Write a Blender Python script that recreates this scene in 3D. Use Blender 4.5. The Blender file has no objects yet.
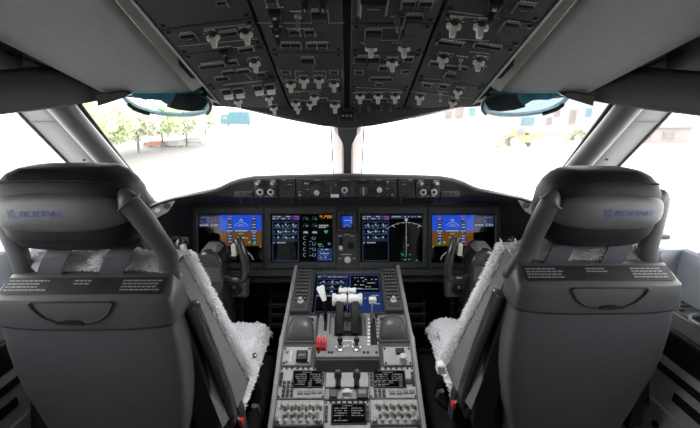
import bpy, bmesh, math, random
from mathutils import Vector, Matrix
random.seed(7)
S = bpy.context.scene
C = S.collection
V = Vector
# ------------------------------------------------------------------ camera
F_PX, CX, CY = 360.0, 350.0, 214.0
PITCH, YAW, CAM = math.radians(15.5), 0.0083, V((0, 0, 1.35))
st, ct = math.sin(PITCH), math.cos(PITCH)
RIGHT = V((math.cos(YAW), -math.sin(YAW), 0))
FWD = V((math.sin(YAW) * ct, math.cos(YAW) * ct, -st))
UP = RIGHT.cross(FWD)
cd = bpy.data.cameras.new('camera'); co = bpy.data.objects.new('camera', cd); C.objects.link(co)
cd.sensor_width = 36; cd.lens = 36 * F_PX / 700; cd.clip_start = .02; cd.clip_end = 2000
co.location = CAM
co.rotation_euler = (math.pi / 2 - PITCH, 0, -YAW)
S.camera = co

def ray(px, py):
    return RIGHT * ((px - CX) / F_PX) + FWD - UP * ((py - CY) / F_PX)
def P(px, py, d):
    return CAM + ray(px, py) * d

class Frame:
    def __init__(s, o, u, v):
        s.o = V(o); s.u = V(u).normalized(); n = s.u.cross(V(v)).normalized()
        s.n = n; s.v = n.cross(s.u).normalized()
    def px(s, px, py):
        r = ray(px, py); t = (s.o - CAM).dot(s.n) / r.dot(s.n)
        p = CAM + r * t - s.o
        return p.dot(s.u), p.dot(s.v)
    def w(s, u, v, n=0):
        return s.o + s.u * u + s.v * v + s.n * n
    def mat(s, u=0, v=0, n=0):
        m = Matrix((s.u, s.v, s.n)).transposed().to_4x4(); m.translation = s.w(u, v, n)
        return m

# ------------------------------------------------------------------ materials
def mat(name, col, rough=.5, metal=0, noise=.12, nscale=40, bump=0, bscale=300, emis=None, estr=1, spec=.5, coat=0):
    m = bpy.data.materials.new(name); m.use_nodes = True
    nt = m.node_tree; b = nt.nodes['Principled BSDF']
    if isinstance(col, (int, float)): col = (col, col, col)
    b.inputs['Roughness'].default_value = rough; b.inputs['Metallic'].default_value = metal
    b.inputs['Specular IOR Level'].default_value = spec
    b.inputs['Coat Weight'].default_value = coat
    tc = nt.nodes.new('ShaderNodeTexCoord')
    n = nt.nodes.new('ShaderNodeTexNoise'); n.inputs['Scale'].default_value = nscale; n.inputs['Detail'].default_value = 3
    nt.links.new(tc.outputs['Object'], n.inputs['Vector'])
    mx = nt.nodes.new('ShaderNodeMix'); mx.data_type = 'RGBA'
    mx.inputs['A'].default_value = tuple(c * (1 - noise) for c in col) + (1,)
    mx.inputs['B'].default_value = tuple(min(1, c * (1 + noise)) for c in col) + (1,)
    nt.links.new(n.outputs['Fac'], mx.inputs['Factor'])
    nt.links.new(mx.outputs['Result'], b.inputs['Base Color'])
    if bump:
        n2 = nt.nodes.new('ShaderNodeTexNoise'); n2.inputs['Scale'].default_value = bscale
        nt.links.new(tc.outputs['Object'], n2.inputs['Vector'])
        bp = nt.nodes.new('ShaderNodeBump'); bp.inputs['Strength'].default_value = bump; bp.inputs['Distance'].default_value = .002
        nt.links.new(n2.outputs['Fac'], bp.inputs['Height']); nt.links.new(bp.outputs['Normal'], b.inputs['Normal'])
    if emis:
        b.inputs['Emission Color'].default_value = tuple(emis) + (1,); b.inputs['Emission Strength'].default_value = estr
    return m
def emit(name, col, s=1.0):
    return mat(name, (.003, .003, .003), .1, emis=col, estr=s, noise=0, spec=.12)
def glass(name, tint=(.97, .98, .98), ior=1.25):
    m = bpy.data.materials.new(name); m.use_nodes = True; nt = m.node_tree; nt.nodes.clear()
    o = nt.nodes.new('ShaderNodeOutputMaterial'); t = nt.nodes.new('ShaderNodeBsdfTransparent'); g = nt.nodes.new('ShaderNodeBsdfGlossy')
    fr = nt.nodes.new('ShaderNodeLayerWeight'); pw = nt.nodes.new('ShaderNodeMath'); ad = nt.nodes.new('ShaderNodeMath'); mx = nt.nodes.new('ShaderNodeMixShader')
    t.inputs['Color'].default_value = tint + (1,); g.inputs['Roughness'].default_value = .02; pw.operation = 'POWER'; pw.inputs[1].default_value = 5; ad.operation = 'MULTIPLY_ADD'; ad.inputs[1].default_value = .5; ad.inputs[2].default_value = (ior - 1) * .12
    nt.links.new(fr.outputs['Facing'], pw.inputs[0]); nt.links.new(pw.outputs[0], ad.inputs[0]); nt.links.new(ad.outputs[0], mx.inputs[0]); nt.links.new(t.outputs[0], mx.inputs[1]); nt.links.new(g.outputs[0], mx.inputs[2])
    nt.links.new(mx.outputs[0], o.inputs[0])
    return m
M = dict(
    ovh=mat('overhead_grey', .029, .55, bump=.05), black=mat('black_plastic', .012, .45), gap=mat('gap_black', .004, .8),
    legend=mat('legend_white', .42, .6), knob=mat('knob_ivory', (.62, .61, .55), .4), white=mat('white_plastic', .8, .35),
    btn=mat('button_dark', .014, .35), outline=mat('outline_grey', .24, .5), guard=mat('guard_grey', .065, .45),
    amber=mat('amber_lens', (.06, .022, .012), .4), screw=mat('screw_dark', .015, .35, .5),
    liner=mat('liner_grey', (.155, .151, .144), .75, bump=.25, bscale=500), beige=mat('beige_edge', (.72, .66, .59), .6),
    dliner=mat('dark_liner', (.12, .12, .12), .6, bump=.15, bscale=300), beam=mat('header_grey', (.06, .06, .058), .55, bump=.1),
    post=mat('post_grey', (.105, .105, .103), .65, bump=.1), pillar=mat('pillar_dark', .09, .38), seal=mat('seal_black', .02, .5),
    strip=mat('pale_strip', (.75, .66, .64), .6), panel=mat('panel_dark', .018, .55), bezel=mat('bezel_grey', (.05, .052, .054), .5),
    shield=mat('glareshield_black', .016, .65, bump=.2, bscale=400), mcp=mat('mcp_grey', .042, .5),
    ped=mat('pedestal_grey', (.46, .465, .475), .5), pedd=mat('pedestal_dark', (.085, .086, .088), .5), rail=mat('rail_grey', (.34, .345, .35), .4),
    key=mat('key_dark', .03, .45), keyl=mat('key_grey', (.22, .22, .22), .45), red=mat('red_guard', (.62, .03, .035), .4),
    shell=mat('seat_shell_grey', (.098, .098, .108), .42, bump=.08, bscale=500), cap=mat('seat_cap_grey', (.085, .085, .09), .4, bump=.08, bscale=500),
    placard=mat('placard_black', .02, .35), leather=mat('black_leather', .018, .5, spec=.22, bump=.2, bscale=120), band=mat('headrest_band', (.115, .113, .122), .45),
    blue=mat('logo_blue', (.018, .045, .26), .5), fur=mat('sheepskin', (.86, .86, .89), .95, noise=.1, nscale=60), knit=mat('cover_knit', (.16, .16, .165), .95, noise=.5, nscale=160, bump=.5, bscale=250),
    strap=mat('belt_grey', (.05, .053, .068), .7, bump=.3, bscale=600), yoke=mat('yoke_black', .03, .2, spec=.9), yokeg=mat('yoke_grey', .3, .4),
    side=mat('console_grey', (.33, .35, .36), .5), sided=mat('console_dark', .05, .5), sidew=mat('wall_greygreen', (.46, .48, .47), .55),
    floor=mat('floor_grey', .03, .8), foot=mat('footwell_black', .008, .8), metal=mat('steel', .5, .3, .9),
    glass=glass('window_glass'), hud=glass('combiner_glass', (.72, .9, 1.0), 1.35),
    e_edge=mat('glass_edge_pale', (.45, .6, .7), .2), lens=mat('glass_reflection_teal', (.08, .24, .29), .15, noise=.6, nscale=25), reflectd=mat('glass_reflection_dark', (.03, .022, .02), .2, noise=.5, nscale=30), rim=mat('rim_blue', (.5, .68, .82), .2, noise=.1, nscale=20),  # the teal and dark lens entries paint reflections in the combiner glass
    scr=mat('screen_black', (.004, .0045, .006), .06, spec=.25), sky=emit('screen_sky', (.012, .072, .55), 1), brown=emit('screen_brown', (.12, .05, .007), 1),
    e_w=emit('screen_white', (.5, .55, .6), .7), e_b=emit('screen_blue', (.03, .06, .16), .9), e_bl=emit('screen_blueline', (.06, .12, .24), .6), e_g=emit('screen_green', (.05, .5, .15), .8),
    e_a=emit('screen_amber', (.7, .28, .03), .8), e_m=emit('screen_magenta', (.35, .08, .5), .8), e_p=emit('screen_purple', (.03, .03, .085), .9), e_n=emit('screen_navy', (.012, .03, .12), 1.0), e_c=emit('screen_cyan', (.12, .28, .5), .6),
)

M['knobw'] = mat('knob_pale', (.62, .62, .58), .4)
M['yoke_lit'] = mat('yoke_lit_top', .3, .25)
M['palm'] = mat('palm_grey', .1, .38)
M['red2'] = mat('red_dark', (.3, .01, .012), .45)
M['levg'] = mat('lever_grey', .085, .4)

def translucent(name, col):
    m = bpy.data.materials.new(name); m.use_nodes = True; nt = m.node_tree; nt.nodes.clear()
    o = nt.nodes.new('ShaderNodeOutputMaterial'); t = nt.nodes.new('ShaderNodeBsdfTranslucent'); d = nt.nodes.new('ShaderNodeBsdfTransparent'); mx = nt.nodes.new('ShaderNodeMixShader')
    t.inputs['Color'].default_value = col + (1,); d.inputs['Color'].default_value = col + (1,); mx.inputs[0].default_value = .12
    nt.links.new(t.outputs[0], mx.inputs[1]); nt.links.new(d.outputs[0], mx.inputs[2]); nt.links.new(mx.outputs[0], o.inputs[0]); return m
M['rim'] = translucent('rim_blue', (.6, .7, .76))
M['upliner'] = mat('upper_liner', .42, .6)
M['levb'] = mat('lever_black', .006, .55, spec=.25)
M['ped_shaded'] = mat('pedestal_grey_shaded', (.26, .263, .268), .5)  # pedestal grey darkened for the weaker light on the forward part
M['furb'] = mat('sheepskin_back', (.8, .8, .82), .95, noise=.2, nscale=60)
M['fillet'] = mat('fillet_grey', .14, .5)
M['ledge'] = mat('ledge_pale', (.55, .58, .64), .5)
M['tstrip'] = translucent('pale_seal_strip', (.30, .26, .255))
M['seam'] = mat('seam_dark', .02, .5); M['legend2'] = mat('placard_white', .3, .6)
M['e_wd'] = emit('screen_dimwhite', (.45, .47, .5), .55)

# ------------------------------------------------------------------ mesh builder
class MB:
    def __init__(s): s.v = []; s.f = []; s.m = []
    def add(s, vs, fs, mi=0, T=None):
        b = len(s.v)
        s.v += [tuple(T @ V(p)) if T is not None else tuple(p) for p in vs]
        for f in fs: s.f.append(tuple(b + i for i in f)); s.m.append(mi)
        return s
    def box(s, c, d, mi=0, T=None, inset=0):
        """box centred on c, its +z end drawn in by inset"""
        x, y, z = c; a, b, h = d[0] / 2, d[1] / 2, d[2] / 2; i = inset
        k = h - min(i, h) if i else h
        r = [(-a, -b, -h), (a, -b, -h), (a, b, -h), (-a, b, -h)]
        if i: r += [(-a, -b, k), (a, -b, k), (a, b, k), (-a, b, k)]
        r += [(-a + i, -b + i, h), (a - i, -b + i, h), (a - i, b - i, h), (-a + i, b - i, h)]
        L = len(r) // 4
        fs = [(3, 2, 1, 0)]
        for l in range(L - 1):
            for q in range(4): fs.append((l * 4 + q, l * 4 + (q + 1) % 4, l * 4 + 4 + (q + 1) % 4, l * 4 + 4 + q))
        fs.append(tuple(4 * (L - 1) + q for q in range(4)))
        return s.add([(p[0] + x, p[1] + y, p[2] + z) for p in r], fs, mi, T)
    def loft(s, rings, mi=0, T=None, closed=True, cap=True):
        n = len(rings[0]); vs = [p for r in rings for p in r]; fs = []
        for l in range(len(rings) - 1):
            for q in range(n if closed else n - 1):
                fs.append((l * n + q, l * n + (q + 1) % n, (l + 1) * n + (q + 1) % n, (l + 1) * n + q))
        if cap and closed:
            fs.append(tuple(reversed(range(n)))); fs.append(tuple((len(rings) - 1) * n + q for q in range(n)))
        return s.add(vs, fs, mi, T)
    def lathe(s, prof, c=(0, 0, 0), n=16, mi=0, T=None, sx=1, sy=1):
        rings = [[(c[0] + r * sx * math.cos(2 * math.pi * k / n), c[1] + r * sy * math.sin(2 * math.pi * k / n), c[2] + z) for k in range(n)] for r, z in prof]
        return s.loft(rings, mi, T)
    def tube(s, pts, rad, n=8, mi=0, T=None, flat=1.0, ref=(0, 0, 1)):
        pts = [V(p) for p in pts]; rings = []
        if isinstance(rad, (int, float)): rad = [rad] * len(pts)
        for i, p in enumerate(pts):
            t = (pts[min(i + 1, len(pts) - 1)] - pts[max(i - 1, 0)]).normalized()
            a = V(ref) - t * t.dot(V(ref))
            if a.length < 1e-3: a = V((1, 0, 0)) - t * t.x
            a.normalize(); b = t.cross(a)
            rings.append([p + a * math.cos(2 * math.pi * k / n) * rad[i] * flat + b * math.sin(2 * math.pi * k / n) * rad[i] for k in range(n)])
        return s.loft(rings, mi, T)
    def prism(s, poly, h0, h1, mi=0, T=None):
        n = len(poly)
        return s.loft([[(x, y, h0) for x, y in poly], [(x, y, h1) for x, y in poly]], mi, T)
    def grid(s, rows, mi=0, T=None): return s.loft(rows, mi, T, closed=False)
    def quad(s, a, b, c, d, mi=0, T=None): return s.add([a, b, c, d], [(0, 1, 2, 3)], mi, T)
    def mesh(s, name, mats, bevel=0, sub=0, ang=40):
        me = bpy.data.meshes.new(name); me.from_pydata(s.v, [], s.f)
        for m in (mats if isinstance(mats, (list, tuple)) else [mats]): me.materials.append(M[m])
        me.polygons.foreach_set('material_index', s.m)
        bm = bmesh.new(); bm.from_mesh(me); bmesh.ops.remove_doubles(bm, verts=bm.verts, dist=1e-6); bmesh.ops.recalc_face_normals(bm, faces=bm.faces); bm.to_mesh(me); bm.free()
        me.polygons.foreach_set('use_smooth', [True] * len(me.polygons))
        me.set_sharp_from_angle(angle=math.radians(ang))
        return me
    def build(s, name, mats, parent=None, bevel=0, sub=0, ang=40, loc=None):
        o = bpy.data.objects.new(name, s.mesh(name, mats, ang=ang)); C.objects.link(o)
        if parent: o.parent = parent
        if loc is not None: o.location = loc
        if bevel:
            b = o.modifiers.new('bevel', 'BEVEL'); b.width = bevel; b.segments = 3; b.limit_method = 'ANGLE'; b.angle_limit = math.radians(35)
        if sub:
            b = o.modifiers.new('subdivision', 'SUBSURF'); b.levels = sub; b.render_levels = sub
        return o
def tag(o, label, cat, group=None):
    o['label'] = label; o['category'] = cat
    if group: o['group'] = group
    return o
def empty(name, label, cat, m=None, group=None):
    o = bpy.data.objects.new(name, None); C.objects.link(o); o.empty_display_size = .02
    if m is not None: o.matrix_world = m if isinstance(m, Matrix) else Matrix.Translation(m)
    return tag(o, label, cat, group)
def struct(o): o['kind'] = 'structure'; return o
def smooth_path(pts, n=6):
    """Catmull-Rom through the points"""
    pts = [V(p) for p in pts]; out = []
    for i in range(len(pts) - 1):
        p0, p1, p2, p3 = pts[max(i - 1, 0)], pts[i], pts[i + 1], pts[min(i + 2, len(pts) - 1)]
        for k in range(n):
            t = k / n
            out.append(.5 * ((2 * p1) + (p2 - p0) * t + (2 * p0 - 5 * p1 + 4 * p2 - p3) * t * t + (3 * p1 - p0 - 3 * p2 + p3) * t ** 3))
    return out + [pts[-1]]
def text_mesh(txt, size, shear=0):
    cu = bpy.data.curves.new('t', 'FONT'); cu.body = txt; cu.size = size; cu.shear = shear; cu.align_x = 'LEFT'; cu.fill_mode = 'FRONT'; cu.offset = 0
    ob = bpy.data.objects.new('t', cu); C.objects.link(ob)
    dg = bpy.context.evaluated_depsgraph_get(); me = bpy.data.meshes.new_from_object(ob.evaluated_get(dg))
    vs = [tuple(v.co) for v in me.vertices]; fs = [tuple(p.vertices) for p in me.polygons]
    bpy.data.objects.remove(ob); bpy.data.curves.remove(cu); bpy.data.meshes.remove(me)
    return vs, fs
# ------------------------------------------------------------------ room shell
def wallmesh(name, pts, z0, z1, m, thick=.03):
    mb = MB()
    n = len(pts)
    f = lambda z, i: z[i] if isinstance(z, (list, tuple)) else z
    mb.loft([[(x, y, f(z0, i)), (x, y, f(z1, i))] for i, (x, y) in enumerate(pts)], closed=False)
    o = struct(mb.build(name, m)); sm = o.modifiers.new('solid', 'SOLIDIFY'); sm.thickness = thick; sm.offset = 0
    return o
struct(MB().box((0, .5, -.03), (2.7, 3.4, .06)).build('floor', 'floor'))
struct(MB().box((0, .3, 1.9), (2.5, 2.9, .06)).build('ceiling', 'dliner'))
wallmesh('wall_back', [(-1.2, -1.1), (1.2, -1.1)], 0, 1.9, 'liner')
for s, nm in ((-1, 'left'), (1, 'right')):
    wallmesh('wall_' + nm, [(s * 1.14, -1.1), (s * 1.14, 1.1), (s * .98, 1.62), (s * .42, 2.02), (0, 2.06)], 0, [.97, .97, .9, .86, .86], 'sidew')
    wallmesh('wall_upper_' + nm, [(s * 1.02, -1.1), (s * .97, 1.2)], 1.38, 1.9, 'dliner')
    wallmesh('wall_aft_' + nm, [(s * 1.1, -1.1), (s * 1.1, .02)], .9, 1.9, 'liner')
# windshield header above the panes
wallmesh('trim_1', [(-.98, 1.2), (-.9, 1.3), (-.45, 1.52), (0, 1.57), (.45, 1.52), (.9, 1.3), (.98, 1.2)], [1.4, 1.42, 1.375, 1.36, 1.375, 1.42, 1.4], 1.9, 'ovh')

# window panes with frames
def pane(name, a, b, c, d, bulge=.02, n=8):
    a, b, c, d = map(V, (a, b, c, d)); nn = (b - a).cross(d - a).normalized(); rows = []
    for i in range(n + 1):
        t = i / n; l = a.lerp(d, t); r = b.lerp(c, t)
        rows.append([l.lerp(r, k / n) + nn * bulge * 4 * (k / n) * (1 - k / n) for k in range(n + 1)])
    o = struct(MB().grid(rows).build(name, 'glass'))
    edge = [rows[0][0], rows[0][n // 2], rows[0][n], rows[n][n], rows[n][n // 2], rows[n][0], rows[0][0]]
    fr = MB()
    for i in range(len(edge) - 1): fr.tube([edge[i], edge[i + 1]], .012, 6)
    fr.build('window_frame', 'seal', o)
    return o
WL = [V((-.935, 1.27, 1.44)), V((-.03, 1.57, 1.37)), V((-.03, 2.05, .86)), V((-.97, 1.63, .89))]
mx = lambda p: V((-p[0], p[1], p[2]))
pane('window_1', *WL, bulge=-.03); pane('window_2', *[mx(p) for p in WL], bulge=.03)
SL = [V((-1.0, 0.02, 1.4)), V((-.955, 1.2, 1.4)), V((-1.04, 1.55, .92)), V((-1.13, .02, .95))]
pane('window_3', *SL, bulge=0); pane('window_4', *[mx(p) for p in SL], bulge=0)

# centre post with its flared head and the pale seal strips either side
mb = MB()
fm = Frame(P(347, 150, 1.6), (1, 0, 0), P(347, 120, 1.49) - P(347, 178, 1.75))
def rowpx(frame, pts, n=0):
    return [frame.w(*frame.px(*p), n) for p in pts]
half = [(126, 14), (133, 12.5), (138, 8.5), (142, 6), (148, 5.4), (165, 5.3), (200, 5.3)]
mb.loft([[*rowpx(fm, [(347.5 - h, y)], -.01), *rowpx(fm, [(347.5 - h * .7, y)], .02), *rowpx(fm, [(347.5 + h * .7, y)], .02), *rowpx(fm, [(347.5 + h, y)], -.01)] for y, h in half])
cp = struct(mb.build('trim_2', 'pillar'))
for s in (-1, 1):
    MB().quad(*rowpx(fm, [(347.5 + s * 5, 126), (347.5 + s * 15.5, 126), (347.5 + s * 12.3, 200), (347.5 + s * 5, 200)], -.025)).build('seal_strip', 'tstrip', cp)
    MB().tube(rowpx(fm, [(347.5 + s * 17, 122), (347.5 + s * 13, 200)], -.02), .0035, 6).build('seal_edge', 'seal', cp)

# side posts: padded pillar, flat panel, black window edge
for s, nm, off in ((-1, '3', 0), (1, '4', 0)):
    g = (lambda p: p) if s < 0 else mx
    A, B = P(66, 112, 1.12), P(148, 206, 1.47)
    mb = MB(); dirn = (B - A)
    mb.tube([g(A - dirn * .12), g(A), g(A.lerp(B, .5)), g(B), g(B + dirn * .1)], [.036, .036, .036, .038, .04], 20)
    pl = struct(mb.build('trim_' + nm, 'pillar'))
    q = [P(10, 104, 1.16), P(62, 104, 1.1), P(158, 222, 1.48), P(126, 222, 1.56)]
    mb = MB(); mb.quad(*[g(p) for p in q]); o = mb.build('flat_panel', 'post', pl); so = o.modifiers.new('solid', 'SOLIDIFY'); so.thickness = .012
    mb = MB()
    T = [P(31, 122, 1.19), P(68, 122, 1.13)]
    mb.tube([g(T[0]), g(T[1])], .0025, 6)
    for (x, y, d) in ((57, 119, 1.13), (84, 160, 1.26)):
        mb.lathe([(.0, -.003), (.005, -.003), (.005, .003), (0, .003)], g(P(x, y, d)), 10)
    mb.tube([g(P(10, 104, 1.156)), g(P(126, 222, 1.555))], .006, 6)
    mb.build('panel_joint', 'seal', pl)
    mb = MB(); mb.tube([g(P(79, 104, 1.16)), g(P(118.5, 156, 1.33)), g(P(156, 205, 1.5))], [.008, .008, .009], 8); mb.build('edge_strip', 'seal', pl)
    # rounded header beam above the side window
    mb = MB(); rings = []
    for px, top, bot, d in ((-420, 44, 190, .48), (-200, 55, 150, .66), (-60, 66, 126, .83), (0, 71, 117, .93), (40, 68, 112, 1.0), (62, 66, 109, 1.04), (78, 69, 106, 1.07), (88, 74, 104, 1.09), (93, 80, 103, 1.1), (106, 84, 100, 1.11)):
        a, b = P(px, top, d), P(px, bot, d); h = (a - b).length; c = (a + b) / 2; o2 = V((-1, 0, 0)); u = (a - b).normalized()
        w = .05 if px < 85 else .03 if px < 100 else .012
        ring = []
        for k in range(16):
            t = 2 * math.pi * k / 16; cs, sn = math.cos(t), math.sin(t)
            e = lambda q: math.copysign(abs(q) ** .55, q)
            ring.append(g(c + u * (h / 2 * e(sn)) + o2 * (w * (e(cs)) + w)))
        rings.append(ring)
    mb.loft(rings); struct(mb.build('trim_' + str(int(nm) + 2), 'beam'))
    # dark ceiling side panel between the beam and the hanging cover
    mb = MB(); mb.quad(*[g(p) for p in (P(-300, -30, .75), P(-300, 70, .75), P(100, 84, 1.18), P(100, 40, 1.18))])
    o = struct(mb.build('trim_' + str(int(nm) + 4), 'upliner'))
    mb = MB(); mb.tube([g(P(-300, 0, .74)), g(P(-30, 38, .96)), g(P(70, 76, 1.12))], .004, 6); mb.build('panel_joint', 'seal', o)

# brow below the overhead panel
mb = MB(); rows = []
for px, yt, yb, d in ((194, 62, 88, 1.22), (202, 74, 96, 1.235), (211, 88, 101.5, 1.245), (222, 100, 104.5, 1.25), (234, 103, 107.5, 1.255), (246, 104, 110.3, 1.26), (262, 105, 114, 1.265), (280, 106, 118, 1.27), (300, 107, 122, 1.275), (322, 107.5, 126, 1.28), (347, 108, 128, 1.285)):
    rows.append([P(px, yt - 6, d - .05), P(px, yt, d - .005), P(px, yt + (yb - yt) * .25, d), P(px, yt + (yb - yt) * .8, d + .005), P(px, yb, d + .025), P(px, yb - 1, d + .06), P(px, yb - 8, d + .2)])
rows += [[mx(p) for p in r] for r in reversed(rows[:-1])]
mb.grid(rows); struct(mb.build('trim_9', 'ovh', ang=60))

# ------------------------------------------------------------------ main panel surround, cheeks, deck
MF = Frame(P(347, 238, 1.70), (1, 0, 0), V((0, st, ct)))
def mir(rows): return rows + [[mx(p) for p in r] for r in reversed(rows[:-1])]

# glareshield
gst = [(136, 212, 216, 1.26), (144, 206.8, 210.5, 1.28), (160, 200.8, 204.6, 1.31), (172, 197, 201, 1.335), (186, 194.2, 198.6, 1.36), (200, 191, 196.5, 1.41), (214, 188.2, 196, 1.45), (221, 185.8, 196, 1.465), (230, 181.3, 196.3, 1.48), (240, 178, 197.5, 1.485), (254, 175.6, 198, 1.485), (285, 174.4, 198.3, 1.485), (320, 173.6, 198.5, 1.485), (347, 173.4, 198.5, 1.485)]
rows = []
for px, yt, yb, d in gst:
    lip = yt + min(5, (yb - yt) * .5)
    rows.append([P(px, yb + 6, d + .16), P(px, yb + .5, d + .02), P(px, yb, d), P(px, lip, d - .004), P(px, yt + 1.2, d + .008), P(px, yt, d + .03), P(px, yt + 1.2, d + .1), P(px * .93 + 24, yt + 14, d + .5)])
gs = MB().grid(mir(rows)).build('glareshield', 'shield', ang=70)
tag(gs, 'dark curved hood over the instrument panel with control panels set into it', 'glareshield')

# main instrument board
mb = MB()
b0 = [MF.px(188, 202), MF.px(347, 202), MF.px(347, 277), MF.px(188, 277)]
bw = .81
mb.prism([(-bw, b0[0][1]), (bw, b0[0][1]), (bw, -.19), (.62, -.215), (-.62, -.215), (-bw, -.19)], -.08, -.012)
for k in range(2):
    s = 1 if k else -1
mip = empty('instrument_panel', 'wide dark main instrument panel that carries the row of displays', 'instrument panel', MF.mat())
mb.build('board', 'panel', mip, bevel=.006)
mb = MB()
y0 = MF.px(347, 269.5)[1]; y1 = MF.px(347, 276)[1]
mb.box((0, (y0 + y1) / 2, -.005), (1.46, abs(y1 - y0), .03), inset=.004)
for x in range(-9, 10):
    mb.lathe([(.004, .01), (.004, .013), (0, .013)], (x * .075 + .01, (y0 + y1) / 2, 0), 8, 1)
mb.build('lower_rail', ['bezel', 'black'], mip)
# side cheeks closing the panel to the walls
for s, nm in ((-1, 'left'), (1, 'right')):
    g = (lambda p: p) if s < 0 else mx
    rows = []
    for px, d in ((110, 1.34), (135, 1.36), (160, 1.46), (185, 1.6), (193, 1.69)):
        rows.append([P(px, 330, d), P(px, 270, d), P(px, 235, d), P(px, 206 + max(0, (160 - px) * .25), d)])
    mb = MB(); mb.grid([[g(p) for p in r] for r in rows]); o = struct(mb.build('trim_1' + ('0' if s < 0 else '1'), 'foot', ang=60))
    # deck between glareshield and windshield sill
mb = MB()
rows = [[P(px, 232 if px < 200 else 200, 1.5 if px < 160 else 1.78), P(px, 232 if px < 200 else 198, 1.66 if px < 160 else 1.95), P(px, 260, 2.1)] for px in (90, 140, 200, 270, 347)]
mb.grid(mir(rows)); struct(mb.build('trim_12', 'foot'))
# footwell back
wallmesh('wall_front', [(-1.0, 1.78), (-.25, 1.95), (.25, 1.95), (1.0, 1.78)], 0, .86, 'foot')
# light: two small panel-end lamp blocks and outside
# ------------------------------------------------------------------ outside
ZG = -4.25
def outmat(name, c, n=.3, sc=.6): M[name] = mat(name, c, .9, noise=n, nscale=sc)
outmat('apron', (.7, .7, .69), .05, .05); 
def leafmat(name, c):
    m = mat(name, c, .9, noise=.3, nscale=.5); nt = m.node_tree; b = nt.nodes['Principled BSDF']; o = nt.nodes['Material Output']
    tr = nt.nodes.new('ShaderNodeBsdfTranslucent'); mx = nt.nodes.new('ShaderNodeMixShader'); mx.inputs[0].default_value = .5
    nt.links.new(b.inputs['Base Color'].links[0].from_socket, tr.inputs['Color']); nt.links.new(b.outputs[0], mx.inputs[1]); nt.links.new(tr.outputs[0], mx.inputs[2]); nt.links.new(mx.outputs[0], o.inputs[0]); M[name] = m
outmat('leaf', (.50, .58, .40), .35, .5); outmat('leaf2', (.58, .62, .50), .3, .5); outmat('bark', (.17, .16, .15)); outmat('facade', (0.225, 0.225, 0.225), .05)
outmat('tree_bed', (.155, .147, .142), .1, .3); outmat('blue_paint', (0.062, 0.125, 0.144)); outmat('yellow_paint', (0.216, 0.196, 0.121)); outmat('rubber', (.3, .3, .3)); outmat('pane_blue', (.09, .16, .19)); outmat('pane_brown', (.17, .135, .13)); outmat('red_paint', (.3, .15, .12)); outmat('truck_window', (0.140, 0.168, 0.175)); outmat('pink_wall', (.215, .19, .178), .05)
struct(MB().quad((-600, -60, ZG), (600, -60, ZG), (600, 900, ZG), (-600, 900, ZG)).build('ground', 'apron'))
def G(px, py):
    r = ray(px, py); return CAM + r * ((ZG - CAM.z) / r.z)
def at_d(px, d): 
    r = ray(px, 140); p = CAM + r * d; return V((p.x, p.y, ZG))
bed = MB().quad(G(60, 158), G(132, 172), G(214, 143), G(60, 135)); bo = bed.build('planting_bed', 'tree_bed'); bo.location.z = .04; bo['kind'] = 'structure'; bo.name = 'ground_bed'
rng = random.Random(3)
leafmat('leaf', (.66, .72, .50)); leafmat('leaf2', (.72, .74, .62))  # leaves paled so that the outdoor haze is in their colour
def tree(base, h, w, m, label):
    t = empty('tree', label, 'tree', base, 'trees along the apron edge')
    mb = MB(); mb.tube([(0, 0, 0), (.1, .1, h * .3), (-.1, .2, h * .6), (.1, 0, h * .85)], [.22, .18, .13, .05], 8)
    for k in range(5):
        a = k * 1.3; mb.tube([(0, .1, h * (.35 + .07 * k)), (math.cos(a) * w * .3, math.sin(a) * w * .3, h * (.5 + .07 * k))], [.09, .03], 6)
    mb.build('trunk', 'bark', t)
    mb = MB()
    for k in range(3800):
        q = V((rng.gauss(0, 1), rng.gauss(0, 1), rng.gauss(0, 1))).normalized() * rng.uniform(.45, 1)
        c = V((q.x * w / 2, q.y * w / 2, h * .6 + q.z * h * .4)) * 1
        c += V((math.sin(k) * .3, math.cos(k * 1.7) * .3, 0))
        a = V((rng.gauss(0, 1), rng.gauss(0, 1), rng.gauss(0, 1))).normalized(); b = a.cross(V((.3, .2, .9))).normalized(); s = rng.uniform(.2, .42)
        mb.add([c - a * s, c + b * s * .5, c + a * s, c - b * s * .5], [(0, 1, 2, 3)])
    mb.build('crown', m, t)
for px, py, h, w, m, l in ((82, 166, 8.5, 8, 'leaf', 'bushy green tree seen beside the left window post'), (112, 158, 7.6, 7, 'leaf', 'round green tree behind the left end of the left combiner'),
                           (139, 153, 8, 7, 'leaf2', 'pale tree with a thin trunk below the dark combiner stop'), (163, 149, 8, 7.5, 'leaf', 'green tree beyond the centre of the left combiner'),
                           (187, 146, 8, 7.5, 'leaf2', 'pale tree beyond the right half of the left combiner'), (206, 141, 8, 5.5, 'leaf2', 'thin tree nearest to the blue truck outside')):
    tree(G(px, py), h, w, m, l)
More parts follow.
